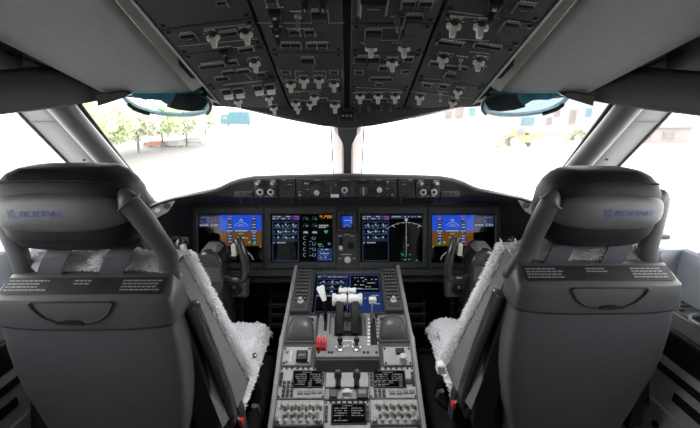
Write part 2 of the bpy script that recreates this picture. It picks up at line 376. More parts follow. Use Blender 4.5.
def vehicle(name, label, cat, c, L, W, H, body, cabf=.3, rot=0, roof=None, grp=None):
    t = empty(name, label, cat, Matrix.Translation(c) @ Matrix.Rotation(rot, 4, 'Z'), grp)
    r = H * .16
    mb = MB(); mb.box((L * cabf / 2, 0, r * 1.2 + H * .38), (L * (1 - cabf) - .1, W, H * .76), inset=.06); mb.build('cargo_body', body, t)
    x0 = -L / 2
    mb = MB(); mb.loft([[(x0, y, r * 1.2) for y in (-W / 2, W / 2)] + [(x0 + L * cabf, y, r * 1.2) for y in (W / 2, -W / 2)],
                        [(x0, y, H * .45) for y in (-W / 2, W / 2)] + [(x0 + L * cabf, y, H * .45) for y in (W / 2, -W / 2)],
                        [(x0 + L * .06, y, H * .8) for y in (-W * .46, W * .46)] + [(x0 + L * cabf, y, H * .8) for y in (W * .46, -W * .46)]]); mb.build('cab', body, t)
    mb = MB(); mb.box((x0 + L * .17, -W / 2 + .02, H * .58), (L * cabf * .55, .1, H * .2)); mb.box((x0 + L * .035, 0, H * .6), (.15, W * .8, H * .22)); mb.build('cab_window', 'truck_window', t)
    for fx in (-.33, .2, .36):
        for sy in (-1, 1):
            mb = MB(); mb.lathe([(0, -.15), (r, -.15), (r, .15), (0, .15)], (0, 0, 0), 14, T=Matrix.Translation((L * fx, sy * W * .42, r)) @ Matrix.Rotation(math.pi / 2, 4, 'X')); mb.build('wheel', 'rubber', t)
    return t
vehicle('truck', 'light blue truck parked far off beside the trees', 'truck', G(236, 127.3), 12.5, 3, 7, 'blue_paint')
vehicle('car', 'small red-orange vehicle parked under the trees on the left', 'car', G(155, 147), 3.2, 1.6, 1.1, 'red_paint', .34)
for px, py, l in ((172, 146.5, 'dark parked vehicle beside the red-orange one under the trees'), (193, 143, 'dark parked vehicle nearest the thin tree trunks')):
    vehicle('car', l, 'car', G(px, py), 3.6, 1.6, 1.2, 'rubber', .34)
def loader(label, c, L, grp=None):
    t = empty('wheel_loader', label, 'loader', c)
    mb = MB(); mb.box((L * .12, 0, L * .17), (L * .55, L * .26, L * .14), inset=.1); mb.box((L * .27, 0, L * .25), (L * .26, L * .24, L * .1), inset=.12); mb.build('chassis', 'yellow_paint', t)
    mb = MB(); mb.box((-L * .03, 0, L * .31), (L * .2, L * .2, L * .16), inset=.1); mb.build('cab', 'yellow_paint', t)
    mb = MB(); mb.box((-L * .03, -L * .1, L * .32), (L * .14, .06, L * .1)); mb.build('cab_window', 'truck_window', t)
    mb = MB()
    for sy in (-1, 1): mb.tube([(-L * .1, sy * L * .07, L * .24), (-L * .26, sy * L * .07, L * .22), (-L * .38, sy * L * .07, L * .09)], L * .02, 6)
    mb.build('lift_arm', 'yellow_paint', t)
    mb = MB(); mb.prism([(-L * .5, L * .02), (-L * .36, L * .02), (-L * .36, L * .15), (-L * .41, L * .13)], -L * .15, L * .15, T=Matrix.Rotation(math.pi / 2, 4, 'X')); mb.build('bucket', 'yellow_paint', t)
    for fx in (-.14, .28):
        for sy in (-1, 1):
            mb = MB(); mb.lathe([(0, -.25), (L * .09, -.25), (L * .1, 0), (L * .09, .25), (0, .25)], (0, 0, 0), 16, T=Matrix.Translation((L * fx, sy * L * .14, L * .1)) @ Matrix.Rotation(math.pi / 2, 4, 'X')); mb.build('wheel', 'rubber', t)
loader('large yellow loader on the apron beyond the right windshield', G(518, 147), 8.6)
loader('smaller yellow machine on the apron next to the right window post', G(578, 141), 6.2)
def building(name, label, pxl, pxr, d, h, wall, wins):
    a, b = at_d(pxl, d), at_d(pxr, d); b.y = a.y; L = b.x - a.x
    t = empty(name, label, 'building', a)
    mb = MB(); mb.box((L / 2, 5, h / 2), (L, 10, h)); mb.build('wall', wall, t)
    mb = MB(); mb.box((L / 2, 4.8, h + .2), (L + 1, 11, .5)); mb.build('roof_edge', 'facade', t)
    for px, z, w, hh, m in wins:
        x = (px - pxl) / (pxr - pxl) * L
        f = MB(); f.box((x, -.05, z), (w + .3, .2, hh + .3)); f = f.build('window', 'facade', t)
        MB().box((x, -.12, z), (w, .2, hh)).build('pane', m, f)
building('terminal_building', 'long pale building with scattered windows far beyond the right windshield', 418, 606, 92, 13, 'facade',
         [(447, 5.5, 1.5, 1.8, 'pane_brown'), (457.5, 6.1, 1.8, 2.8, 'pane_brown'), (470, 6.2, 1.3, 1.6, 'pane_blue'), (522.5, 3.9, 1.4, 1.8, 'pane_blue'), (529, 3.9, 1.4, 1.8, 'pane_blue'), (547, 3.9, 1.1, 1.7, 'pane_brown'), (554, 5.9, 1.1, 1.7, 'pane_brown'), (570, 5.0, 1.3, 3.3, 'pane_brown'), (585, 6, 1.2, 2, 'pane_blue')])
building('hangar', 'low pinkish building outside the right side window', 628, 690, 70, 3.2, 'pink_wall', [(645, 1.6, 2, 1.2, 'pane_brown'), (668, 1.6, 2, 1.2, 'pane_brown')])
# crane mast left of the centre: only a faint pole shows
# ------------------------------------------------------------------ overhead panel
sl = math.radians(21.9)
OC = Frame(P(347, 107, 1.26), (1, 0, 0), (0, -math.cos(sl), math.sin(sl)))
hu = abs(OC.px(290.2, 107)[0])
def canted(s):
    a = math.radians(8) * (-s)
    R = Matrix.Rotation(a, 3, OC.v)
    u = R @ OC.u
    if (u.z > 0) == (s > 0): u = Matrix.Rotation(-a, 3, OC.v) @ OC.u
    return Frame(OC.w(s * hu, 0, 0), u, OC.v)
OLf, ORf = canted(-1), canted(1)

# shared small-part meshes, origin on the faceplate
def m_knob():
    mb = MB(); mb.lathe([(.0135, 0), (.0135, .004), (.0115, .008), (0, .008)], n=14, mi=1)
    for s in (-1, 1): mb.lathe([(.0068, .004), (.0074, .010), (.0062, .015), (.002, .016)], (s * .0118, .002, 0), 10)
    T = Matrix.Rotation(math.radians(0), 4, 'Z')
    mb.loft([[(-.0125, -.006, .006), (.0125, -.006, .006), (.0125, .004, .006), (-.0125, .004, .006)], [(-.0085, -.0062, .016), (.0085, -.0062, .016), (.0085, .0045, .016), (-.0085, .0045, .016)],
             [(-.0072, -.005, .034), (.0072, -.005, .034), (.0072, .005, .034), (-.0072, .005, .034)], [(-.005, -.003, .037), (.005, -.003, .037), (.005, .003, .037), (-.005, .003, .037)]], T=T)
    return mb.mesh('knob', ['knob', 'black'])
def m_screw():
    mb = MB(); mb.lathe([(.0055, 0), (.0055, .002), (.004, .003), (0, .003)], n=10); mb.box((0, 0, .0032), (.007, .0015, .001), 1); return mb.mesh('screw', ['screw', 'gap'])
def m_btn(w, h, face='btn'):
    mb = MB(); mb.box((0, 0, .001), (w + .006, h + .006, .002), 1); mb.box((0, 0, .004), (w, h, .008), 0, inset=.0012); mb.box((0, h * .18, .0083), (w * .5, .0012, .0004), 1)
    return mb.mesh('push_button', [face, 'outline'])
def m_guard(w, h):
    mb = MB(); mb.box((0, 0, .002), (w + .006, h + .006, .004), 1); mb.box((0, 0, .005), (w + .003, h + .003, .008), 2)
    mb.loft([[(-w / 2, -h / 2, .006), (w / 2, -h / 2, .006), (w / 2, h * .15, .008), (-w / 2, h * .15, .008)], [(-w / 2, -h / 2, .02), (w / 2, -h / 2, .02), (w / 2, h * .05, .012), (-w / 2, h * .05, .012)]], 0)
    return mb.mesh('guarded_switch', ['guard', 'outline', 'gap'])
def m_rocker():
    w, h = .024, .03; mb = MB(); mb.box((0, 0, .002), (w + .006, h + .008, .004), 1); mb.box((0, .006, .005), (w, h * .55, .01), 2); mb.box((0, -h * .3, .011), (w, h * .36, .02), 0, inset=.002)
    return mb.mesh('rocker_switch', ['white', 'outline', 'gap'])
def m_toggle():
    mb = MB(); mb.lathe([(.008, 0), (.008, .004), (.005, .006), (.003, .006), (.0036, .024), (.0046, .03), (.003, .034), (0, .035)], n=10); return mb.mesh('toggle_switch', 'metal')
def m_black():
    mb = MB(); mb.box((0, 0, .006), (.02, .03, .012), 0, inset=.003); mb.lathe([(.006, .01), (.005, .024), (0, .025)], (0, -.004, 0), 8, 0); mb.box((0, .009, .0135), (.006, .003, .003), 1); return mb.mesh('lever_switch', ['gap', 'legend'])
def m_mini():
    mb = MB(); mb.lathe([(.006, 0), (.006, .005), (.0045, .006), (.004, .018), (.0, .019)], n=10); return mb.mesh('rotary_pin', 'guard')
def m_rnd():
    mb = MB(); mb.lathe([(.013, 0), (.013, .006), (.009, .008), (.0085, .022), (.007, .024), (0, .024)], n=18); mb.box((0, .004, .0243), (.002, .008, .001), 1); return mb.mesh('round_knob', ['black', 'legend'])
SM = dict(knob=m_knob(), screw=m_screw(), btn=m_btn(.022, .018), amb=m_btn(.02, .016, 'amber'), long=m_btn(.034, .012), sq=m_btn(.03, .026), guard=m_guard(.024, .026), guardw=m_guard(.024, .022), rocker=m_rocker(), toggle=m_toggle(), black=m_black(), mini=m_mini(), rnd=m_rnd())
NM = dict(knob='selector_knob', screw='screw', btn='push_button', amb='warning_light', long='push_button', sq='push_button', guard='guarded_switch', guardw='guarded_switch', rocker='rocker_switch', toggle='toggle_switch', black='lever_switch', mini='small_knob', rnd='round_knob')
def put(kind, parent, u, v, n=0, rot=0, sc=1):
    o = bpy.data.objects.new(NM[kind], SM[kind]); C.objects.link(o); o.parent = parent
    o.location = (u, v, n); o.rotation_euler = (0, 0, rot); k2 = sc * (.8 if kind == 'knob' else 1); o.scale = (k2, k2, k2); return o
TH = .004
def module(name, fr, u0, u1, v0, v1, items, label, lines=(), skew=None):
    """faceplate between u0..u1, v0..v1; items are (kind, px, py[, scale])"""
    uc, vc = (u0 + u1) / 2, (v0 + v1) / 2
    t = empty(name, label, 'switch panel', fr.mat(uc, vc, 0))
    w, h = u1 - u0 - .003, v1 - v0 - .003
    mb = MB()
    if skew:
        us, vs_ = skew; vs_ = vs_ - vc; sg = 1 if us > uc else -1; q = [(-sg * w / 2, -h / 2), (sg * w / 2, vs_), (sg * w / 2, h / 2), (-sg * w / 2, h / 2)]
        mb.prism(q, -.012, TH)
    else: mb.box((0, 0, TH / 2 - .006), (w, h, TH + .012), 0, inset=.0015)
    zs = TH + .0006
    rr = random.Random(label)
    for it in items:
        u, v = fr.px(it[1], it[2]); u -= uc; v -= vc
        k = it[0]
        if k in ('knob', 'rnd', 'toggle', 'guard', 'btn', 'sq', 'guardw', 'long', 'black'):
            hh = dict(knob=.022, rnd=.018, toggle=.015, guard=.022, guardw=.02, btn=.016, sq=.02, long=.013, black=.024)[k]
            ww = rr.uniform(.022, .034); x = -ww / 2
            while x < ww / 2:
                l = rr.uniform(.003, .008); mb.box((u + x + l / 2, v + hh, zs), (l, .0032, .0006), 1); x += l + .0018
            if k == 'knob':
                for a in (2.5, 2.0, 1.1, .6): mb.box((u + .021 * math.cos(a), v + .019 * math.sin(a), zs), (.005, .0022, .0006), 1)
    for a, b, c, d in lines:
        p, q = fr.px(a, b), fr.px(c, d)
        dx, dy = q[0] - p[0], q[1] - p[1]; L = math.hypot(dx, dy)
        T = Matrix.Translation(((p[0] + q[0]) / 2 - uc, (p[1] + q[1]) / 2 - vc, zs)) @ Matrix.Rotation(math.atan2(dy, dx), 4, 'Z')
        mb.box((0, 0, 0), (L, .0013, .0006), 1, T)
    mb.build('faceplate', ['ovh', 'legend'], t)
    for it in items:
        u, v = fr.px(it[1], it[2]); put(it[0], t, u - uc, v - vc, TH, sc=it[3] if len(it) > 3 else 1)
    if True:
        for su in (-1, 1):
            for sv in (-1, 1):
                if skew and sv < 0 and su * (skew[0] - uc) > 0: continue
                put('screw', t, su * (w / 2 - .012), sv * (h / 2 - .01), TH)
    return t
ol = abs(OLf.px(223, 103)[0]) + .005; orr = ol
vL = lambda y: OC.px(347, y)[1]
G0 = .008; GS = .003
hcL, hcR = (-hu + GS, -G0), (G0, hu - GS)
V51, V22, V87, V109 = vL(51), vL(22), vL(87.5), vL(108.5)
Vtop = vL(-35)
module('overhead_module', OC, *hcL, V51, vL(-14), [('black', 276, 13, 1.25), ('toggle', 298, 14), ('guard', 320, 14, 1.25), ('black', 278, 31, 1.1), ('btn', 295, 31), ('btn', 310, 31), ('btn', 286, 44), ('btn', 296, 44), ('btn', 312, 44), ('btn', 322, 44), ('amb', 272, 0), ('rnd', 305, -1), ('rnd', 323, -1)],
       'overhead centre panel with a black lever above eight small square buttons', [(257, 21, 344, 21)])
module('overhead_module', OC, *hcL, V87, V51, [('guardw', 308, 59, 1.2), ('amb', 286, 70.5), ('amb', 334, 70.5), ('knob', 291, 82), ('knob', 304, 77.5), ('knob', 319, 77.5), ('knob', 334, 81.5)],
       'overhead panel with four pale knobs in an arc under one grey guard', [(295, 69.5, 326, 69.5), (295, 69.5, 296, 80), (326, 69.5, 326, 80), (277, 67, 279, 74), (280, 75, 283, 80), (342, 68, 342, 76)])
module('overhead_module', OC, *hcL, V109, V87, [('knob', 314.5, 95), ('knob', 296, 101), ('knob', 298, 106.5, .8), ('knob', 310, 102, .8), ('knob', 335, 102.5, 1.15), ('long', 322, 98), ('mini', 322, 106), ('btn', 297, 92.5, .6)],
       'overhead front edge panel with five pale knobs just left of the centre seam', [(296, 90, 322, 90), (300, 99, 340, 99)])
module('overhead_module', OC, *hcR, V22 + .001, vL(-14), [('guard', 413, 18, 1.3), ('btn', 408, 3, 1.1), ('btn', 425, 3, 1.1), ('mini', 397, 14, 1.2), ('toggle', 397, 19, .8), ('sq', 373, 4, 1.75)],
       'overhead panel with a large black recess to the right of the centre seam')
module('overhead_module', OC, *hcR, V51, V22, [('guard', 373, 32, 1.3), ('guard', 408, 31, 1.3), ('knob', 371, 45), ('knob', 404, 45)],
       'overhead panel with two large guards above two pale knobs', [(380, 26, 410, 26), (360, 41, 376, 41), (392, 41, 410, 41), (365, 39, 410, 38)])
module('overhead_module', OC, *hcR, V87, V51, [('guardw', 360.5, 58, 1.15), ('guardw', 373, 58, 1.15), ('knob', 392, 60), ('btn', 408, 58), ('amb', 359, 70.5), ('amb', 405.5, 70), ('btn', 383, 67), ('long', 376, 77.5), ('long', 386, 77.5), ('btn', 379, 83, .8)],
       'overhead panel with paired grey guards and two amber lights right of centre', [(353, 54, 378, 54), (353, 62, 400, 63), (353, 86, 400, 88)])
module('overhead_module', OC, *hcR, V109, V87, [('knob', 360, 94), ('knob', 378, 94), ('knob', 395, 94), ('long', 366, 99.5), ('long', 382, 98.5), ('mini', 359.5, 106), ('mini', 369, 106), ('mini', 381, 105), ('mini', 390, 105)],
       'overhead front edge panel with three matching knobs just right of the centre seam', [(352, 91, 402, 90), (352, 101, 400, 101)])
# canted outer columns
def vO(fr, x, y): return fr.px(x, y)[1]
a0, a1, a2, a3, a4 = vO(OLf, 215, -30), vO(OLf, 225, 20), vO(OLf, 240, 46), vO(OLf, 260, 79), vO(OLf, 285, 109)
uL = (-ol, -GS); uR = (GS, orr)
module('overhead_module', OLf, *uL, a1, a0, [('btn', 222, 2, .8)], 'blank black overhead panel in the upper left of the overhead')
module('overhead_module', OLf, *uL, a2, a1, [('sq', 189, 36), ('knob', 213, 34), ('knob', 246, 31), ('long', 229, 32)], 'overhead panel at the left with two pale knobs either side of a black display', [(178, 44.5, 257, 37), (203, 27, 245, 22.5)])
module('overhead_module', OLf, *uL, a3, a2, [('black', 225, 51), ('long', 207, 65), ('long', 218, 64), ('btn', 233, 61.5), ('long', 229, 71), ('long', 243, 69.5), ('long', 222, 77), ('knob', 254.5, 60.5), ('btn', 261, 73.5), ('long', 246, 48)],
       'overhead panel at the left with one pale knob among many dark buttons', [(240, 68, 252, 78), (200, 62, 222, 59), (232, 46, 255, 44), (224, 83, 262, 79)])
module('overhead_module', OLf, *uL, a4, a3, [('rocker', 227, 90), ('rocker', 239, 89), ('rocker', 258, 86), ('rocker', 270, 85), ('knob', 238, 99, .9), ('knob', 269, 96, .9), ('knob', 273.5, 106, .9)], 'overhead corner panel with four white-tipped rocker switches', [(222, 84, 262, 80)], skew=(-1, OLf.px(226, 104)[1]))
b0_, b1, b2, b3, b4 = vO(ORf, 480, -30), vO(ORf, 470, 12.5), vO(ORf, 455, 38), vO(ORf, 435, 79), vO(ORf, 410, 109)
module('overhead_module', ORf, *uR, b1, b0_, [('black', 493, 4, 1.3), ('sq', 523, 7, 1.0)], 'overhead panel in the upper right with one black lever')
module('overhead_module', ORf, *uR, b2, b1, [('knob', 454, 22, 1.1), ('knob', 481, 23, 1.1), ('sq', 510, 25)], 'overhead panel at the right with two pale knobs and one square button', [(449, 9, 500, 16), (445, 13, 490, 17)])
module('overhead_module', ORf, *uR, b3, b2, [('long', 445, 41.5), ('long', 455, 42.5), ('long', 482, 44), ('long', 493, 46), ('knob', 443, 56), ('knob', 479, 59), ('toggle', 461, 58, .8), ('btn', 434, 62.5), ('long', 450, 66), ('long', 461, 66.5), ('btn', 478, 67), ('guardw', 450, 74)],
       'overhead panel at the right with two pale knobs over a row of dark buttons', [(442, 36.5, 490, 39), (424, 77, 460, 80), (470, 50, 490, 52)])
module('overhead_module', ORf, *uR, b4, b3, [('btn', 427, 84), ('btn', 443, 85), ('knob', 420, 95), ('knob', 458, 89, .9), ('knob', 453, 100, .9), ('toggle', 441, 92, .8)], 'overhead corner panel at the right with three pale knobs and two dark buttons', [(420, 81, 450, 83), (410, 90, 470, 97)], skew=(1, OLf.px(226, 104)[1]))
# housing behind the modules and the black seam strips
mb = MB()
def fbox(fr, u0, u1, v0, v1, n0, n1, mi=0): mb.loft([[fr.w(u0, v0, n), fr.w(u1, v0, n), fr.w(u1, v1, n), fr.w(u0, v1, n)] for n in (n0, n1)], mi)
fbox(OC, -hu, hu, V109 - .004, Vtop, -.06, -.004, 0)
fbox(OLf, -ol - .003, 0, OLf.px(226, 104)[1] + .01, a0, -.06, -.004, 0); fbox(ORf, 0, orr + .003, OLf.px(226, 104)[1] + .01, b0_, -.06, -.004, 0)
oh = struct(mb.build('ceiling_housing', ['gap']))
mb = MB()
for s, fr in ((-1, OLf), (1, ORf)):
    pass
# frame rails beside the outer columns
for s, fr, lo, hi in ((-1, OLf, a4, a0), (1, ORf, b4, b0_)):
    mb = MB()
    lo = OLf.px(226, 104)[1] + .01; e = s * (ol + .001); e2 = s * (ol + .009)
    mb.loft([[fr.w(e, lo, -.01), fr.w(e, lo, .006), fr.w(e2, lo, .004), fr.w(e2, lo, -.03)], [fr.w(e, hi, -.01), fr.w(e, hi, .006), fr.w(e2, hi, .004), fr.w(e2, hi, -.03)]])
    rl = mb.build('trim_13' if s < 0 else 'trim_14', 'fillet'); struct(rl)
# centre lamp block on the brow
t = empty('map_light', 'small dark rounded lamp block at the middle of the brow', 'lamp', Frame(P(347, 117, 1.275), (1, 0, 0), V((0, .35, 1))).mat())
mb = MB(); mb.box((0, 0, .002), (.062, .036, .02), inset=.006); mb.build('housing', 'black', t, bevel=.004)
mb = MB()
for x in (-.014, 0, .014): mb.box((x, 0, .0128), (.008, .005, .001))
mb.build('marking', 'legend', t)

# ------------------------------------------------------------------ hanging covers either side of the overhead panel
LO = V((0, math.cos(sl), -math.sin(sl)))
for s, nm in ((-1, 'left'), (1, 'right')):
    g = (lambda p: p) if s < 0 else mx
    bi, bo, ti = P(192, 91, 1.1), P(101, 92, 1.1), P(200, 66, 1.12)
    to = P(86, 70, 1.1)
    # aft outline: run each edge back along the slope, outer edge flares out
    back = 1.0
    def run(p, extra=0, up=0): return p - LO * back + V((-extra, 0, up))
    def ring(f):
        pts = [bi, P(202.5, 85, 1.115), ti + V((0, 0, .0)), ti + V((-.02, 0, .12)), to + V((-.02, 0, .12)), P(90, 85, 1.1), bo + V((-.0, 0, .0)), bo.lerp(bi, .12) + V((0, 0, -.002)), bo.lerp(bi, .9) + V((0, 0, -.003))]
        ex = [-.045, -.02, -.02, 0, .24, .24, .2, .14, -.03]
        return [p - LO * (back * f) + V((-e * f, 0, 0)) for p, e in zip(pts, ex)]
    t = empty('combiner_cover', 'large grey fabric-lined cover hanging over the %s pilot seat' % nm, 'ceiling cover', g(bi))
    inv = Matrix.Translation(-g(bi))
    rings = [ring(f) for f in (-.012, 0, .04, .2, .5, 1)]
    c0 = sum(rings[0], V()) / len(rings[0]); rings[0] = [p.lerp(c0, .06) for p in rings[0]]
    mb = MB(); mb.loft([[g(p) for p in r] for r in rings], T=inv); mb.build('padded_cover', 'liner', t, ang=50)
    mb = MB()
    rr = []
    for f in (0, .02, .3, .7, 1):
        d = LO * (back * f)
        a, b = bi - d + V((.045 * f, 0, 0)), P(202.5, 85, 1.115) - d + V((.02 * f, 0, 0))
        nrm = (b - a).cross(LO).normalized(); nrm = nrm if nrm.dot(CAM - a) > 0 else -nrm
        a, b = a + nrm * .003, b + nrm * .003
        rr.append([g(a), g(b), g(b - nrm * .01), g(a - nrm * .01)])
    mb.loft(rr, T=inv); mb.build('edge_strip', 'beige', t)
    # black pocket let into the strip
    mb = MB(); q = [P(175, 46, .885), P(181, 50, .9), P(199, 69, .99), P(202, 80, 1.06), P(191, 78, 1.0), P(179, 65, .925)]
    q = [g(p) for p in q]
    mb.loft([q, [p + V((-s * -.0 + (-s) * .02, 0, .01)) for p in q]], T=inv); mb.build('pocket', 'gap', t)
    # ---------------------------------------------------------- combiner
    t = empty('head_up_combiner', 'tinted oval head-up glass with a black stop hanging below the %s cover' % nm, 'head-up display', g(P(166, 95, 1.12)))
    inv = Matrix.Translation(-g(P(166, 95, 1.12)))
    oL = [(122, 94), (125, 100.5), (131, 105.5), (140, 110), (152, 113), (166, 115), (180, 115.8), (194, 115.3), (204, 113), (210.5, 108.5), (211.5, 102.5), (207, 97), (199, 93.5), (180, 90), (150, 90), (130, 90)]
    dd = lambda y: 1.075 + (y - 90) * .0045
    outer = [P(x, y, dd(y)) for x, y in oL]
    cen = P(168, 100, dd(100))
    inner = [p.lerp(cen, .1) for p in outer]
    mb = MB(); c_ = g(cen); n_ = len(outer); mb.add([g(p) for p in outer] + [c_], [(k, (k + 1) % n_, n_) for k in range(n_)], T=inv); mb.build('combiner_glass', 'hud', t)
    mb = MB(); pts = [g(P(x, y, dd(y) - .004)) for x, y in smooth_path([(o[0], o[1], 0) for o in oL[:13]], 3) for _ in (0,)] if False else [g(P(q.x, q.y, dd(q.y) - .004)) for q in smooth_path([(o[0], o[1], 0) for o in oL[:12]], 3)]
    mb.tube(pts, .0035, 6, T=inv); mb.build('glass_edge', 'e_edge', t)
    mb = MB(); mb.tube([g(P(q.x, q.y, dd(q.y) - .012)) for q in smooth_path([(198, 95, 0), (206, 98, 0), (210, 103, 0), (210.5, 109, 0), (207, 114, 0)], 4)], [.0035] * 8 + [.005] * 9, 8, T=inv); mb.build('side_arm', 'black', t)
    mb = MB(); mb.tube([g(P(q.x, q.y, dd(q.y) - .02)) for q in smooth_path([(128, 104, 0), (134, 108.5, 0), (143, 112, 0), (150, 114, 0)], 4)], [.004] + [.0065] * 11 + [.004], 8, T=inv); mb.build('stop_bar', 'black', t)
    # reflections in the glass, modelled as solid teal and dark patches
    for nm2, m2, A_, d2 in (('teal_reflection', 'lens', [(130, 86), (200, 86), (203, 104), (196, 104), (180, 105), (166, 104), (158, 99), (144, 100), (136, 97)], 1.18), ('dark_reflection', 'reflectd', [(176, 94), (207, 96), (209, 104), (204, 110), (192, 111.5), (178, 110), (167, 107), (172, 103)], 1.16)):
        mb = MB(); mb.loft([[g(P(x, y, d2)) for x, y in A_], [g(P(168 + (x - 168) * .96, y - 3, d2 + .05)) for x, y in A_]], T=inv); mb.build(nm2, m2, t)
    mb = MB(); lo_ = [p for p in range(0, 11)]
    rows = []
    for f in (0, .5, 1): rows.append([g(outer[k].lerp(cen, f * .22 * math.sin(math.pi * (k + .4) / 11) ** .6)) + V((0, -.001, 0)) for k in lo_])
    mb.grid(rows, T=inv); mb.build('glass_rim', 'rim', t)
    mb = MB(); mb.loft([[g(p) for p in (P(96, 96, 1.07), P(122, 92, 1.08), P(128, 95, 1.08), P(124, 98, 1.08), P(98, 106, 1.07))], [g(p + V((0, .04, .01))) for p in (P(96, 96, 1.07), P(122, 92, 1.08), P(128, 95, 1.08), P(124, 98, 1.08), P(98, 106, 1.07))]], T=inv); mb.build('mounting_arm', 'beam', t)
# ------------------------------------------------------------------ displays
SCR = ['scr', 'sky', 'brown', 'e_w', 'e_b', 'e_bl', 'e_g', 'e_a', 'e_m', 'e_p', 'e_n', 'e_c']
SI = {k: i for i, k in enumerate(SCR)}
class Draw:
    """flat symbology laid on a screen w x h metres, coordinates 0..1 from its top left"""
    def __init__(s, w, h, z=.0006): s.w, s.h, s.z, s.mb, s.k = w, h, z, MB(), 0; s.rng = random.Random(5)
    def pt(s, x, y, z): return ((x - .5) * s.w, (.5 - y) * s.h, z)
    def rect(s, x0, y0, x1, y1, c):
        s.k += 1; z = s.z + s.k * 2e-6
        s.mb.quad(s.pt(x0, y1, z), s.pt(x1, y1, z), s.pt(x1, y0, z), s.pt(x0, y0, z), SI[c])
    def frame(s, x0, y0, x1, y1, c, t=.008):
        r = s.w / s.h
        s.rect(x0, y0, x1, y0 + t * r, c); s.rect(x0, y1 - t * r, x1, y1, c); s.rect(x0, y0, x0 + t, y1, c); s.rect(x1 - t, y0, x1, y1, c)
    def line(s, pts, c, t=.008):
        s.k += 1; z = s.z + s.k * 2e-6
        for a, b in zip(pts, pts[1:]):
            p, q = V(s.pt(*a, z)), V(s.pt(*b, z)); d = (q - p).normalized(); n = V((-d.y, d.x, 0)) * t * s.w / 2
            s.mb.quad(p - n, q - n, q + n, p + n, SI[c])
    def arc(s, x, y, r, a0, a1, c, t=.008, n=24):
        k = s.w / s.h
        s.line([(x + r * math.cos(math.radians(a0 + (a1 - a0) * i / n)), y - r * k * math.sin(math.radians(a0 + (a1 - a0) * i / n))) for i in range(n + 1)], c, t)
    def text(s, x0, y, x1, c, h=.022, gap=.3):
        x = x0
        while x < x1:
            l = s.rng.uniform(.008, .03)
            if s.rng.random() > gap: s.rect(x, y, min(x + l, x1), y + h, c)
            x += l + .006
def pfd(d, flip):
    f = (lambda a: 1 - a) if flip else (lambda a: a)
    def R(x0, y0, x1, y1, c): d.rect(min(f(x0), f(x1)), y0, max(f(x0), f(x1)), y1, c)
    R(.01, .01, .325, .24, 'e_p'); R(.01, .235, .325, .25, 'e_bl')
    for k in range(4): d.text(min(f(.04), f(.16)), .04 + k * .045, max(f(.04), f(.16)) , 'e_c', .02); d.text(min(f(.2), f(.3)), .06 + k * .045, max(f(.2), f(.3)), 'e_bl', .02, .5)
    d.text(min(f(.02), f(.31)), .2, max(f(.02), f(.31)), 'e_w', .025, .2)
    R(.335, .0, .995, .335, 'sky'); R(.335, .335, .995, .655, 'brown')
    for x0, x1 in ((.46, .53), (.84, .91)):
        R(x0, .05, x1, .6, 'e_n')
        for k in range(9): d.text(min(f(x0 + .01), f(x1 - .01)), .07 + k * .06, max(f(x0 + .01), f(x1 - .01)), 'e_w' if k != 1 else 'e_m', .022, .15)
        d.text(min(f(x0), f(x1)), .02, max(f(x0), f(x1)), 'e_m', .025, .1)
        R(x0 - .02, .31, x1 + .02, .36, 'scr'); d.text(min(f(x0 - .01), f(x1 + .01)), .32, max(f(x0 - .01), f(x1 + .01)), 'e_w', .03, 0)
    cx = f(.67)
    d.arc(cx, .33, .13, 35, 145, 'e_w', .006); d.line([(cx - .03, .12), (cx, .08), (cx + .03, .12), (cx - .03, .12)], 'e_w', .008)
    d.rect(cx - .1, .325, cx + .1, .345, 'e_w')
    for k, w in enumerate((.04, .07, .04, .07)): d.rect(cx - w, .2 + k * .03 if k < 2 else .39 + (k - 2) * .08, cx + w, .208 + k * .03 if k < 2 else .4 + (k - 2) * .08, 'e_w')
    d.text(.55 if not flip else .3, .48, .78 if not flip else .5, 'e_w', .02, .5)
    R(.78, .56, .82, .6, 'e_g'); R(.86, .58, .9, .62, 'e_g')
    d.arc(cx, 1.02, .2, 15, 165, 'e_w', .007); R(.335, .68, .36, .7, 'e_w')
    for a in range(20, 170, 15):
        c2, s2 = math.cos(math.radians(a)), math.sin(math.radians(a)) * d.w / d.h
        d.line([(cx + .18 * c2, 1.02 - .18 * s2), (cx + .2 * c2, 1.02 - .2 * s2)], 'e_w', .006)
    d.line([(cx - .012, .9), (cx, .86), (cx + .012, .9)], 'e_g', .014); d.text(min(f(.34), f(.46)), .95, max(f(.34), f(.46)), 'e_m', .025, .1)
    R(.97, .66, .99, .68, 'e_w')
def systems(d, x0, x1, narrow=False):
    L = x1 - x0; X = lambda a: x0 + a * L
    d.rect(X(0), .02, X(1), .115, 'e_p')
    for k, c in enumerate(('e_g', 'e_w', 'e_b', 'e_w', 'e_b', 'e_m')):
        d.text(X(k / 6 + .02), .03, X((k + 1) / 6 - .01), c, .025, .2); d.text(X(k / 6 + .02), .075, X((k + 1) / 6 - .01), 'e_w' if k < 5 else 'e_m', .022, .25)
    d.frame(X(.83), .03, X(1), .11, 'e_m', .006)
    for y0, y1 in ((.15, .28), (.29, .41), (.42, .53)):
        d.frame(X(.02), y0, X(.98), y1, 'e_b', .008)
        d.text(X(.4), y0 + .005, X(.62), 'e_bl', .018, .2); d.text(X(.06), (y0 + y1) / 2, X(.94), 'e_c', .025, .62)
        for k in range(3): d.rect(X(.2 + k * .28), y0 + .045, X(.25 + k * .28), y0 + .085, 'e_w')
        d.text(X(.1), y1 - .035, X(.9), 'e_w', .016, .7)
    d.frame(X(.02), .555, X(.98), .985, 'e_bl', .007); d.text(X(.05), .585, X(.5), 'e_w', .025, .2)
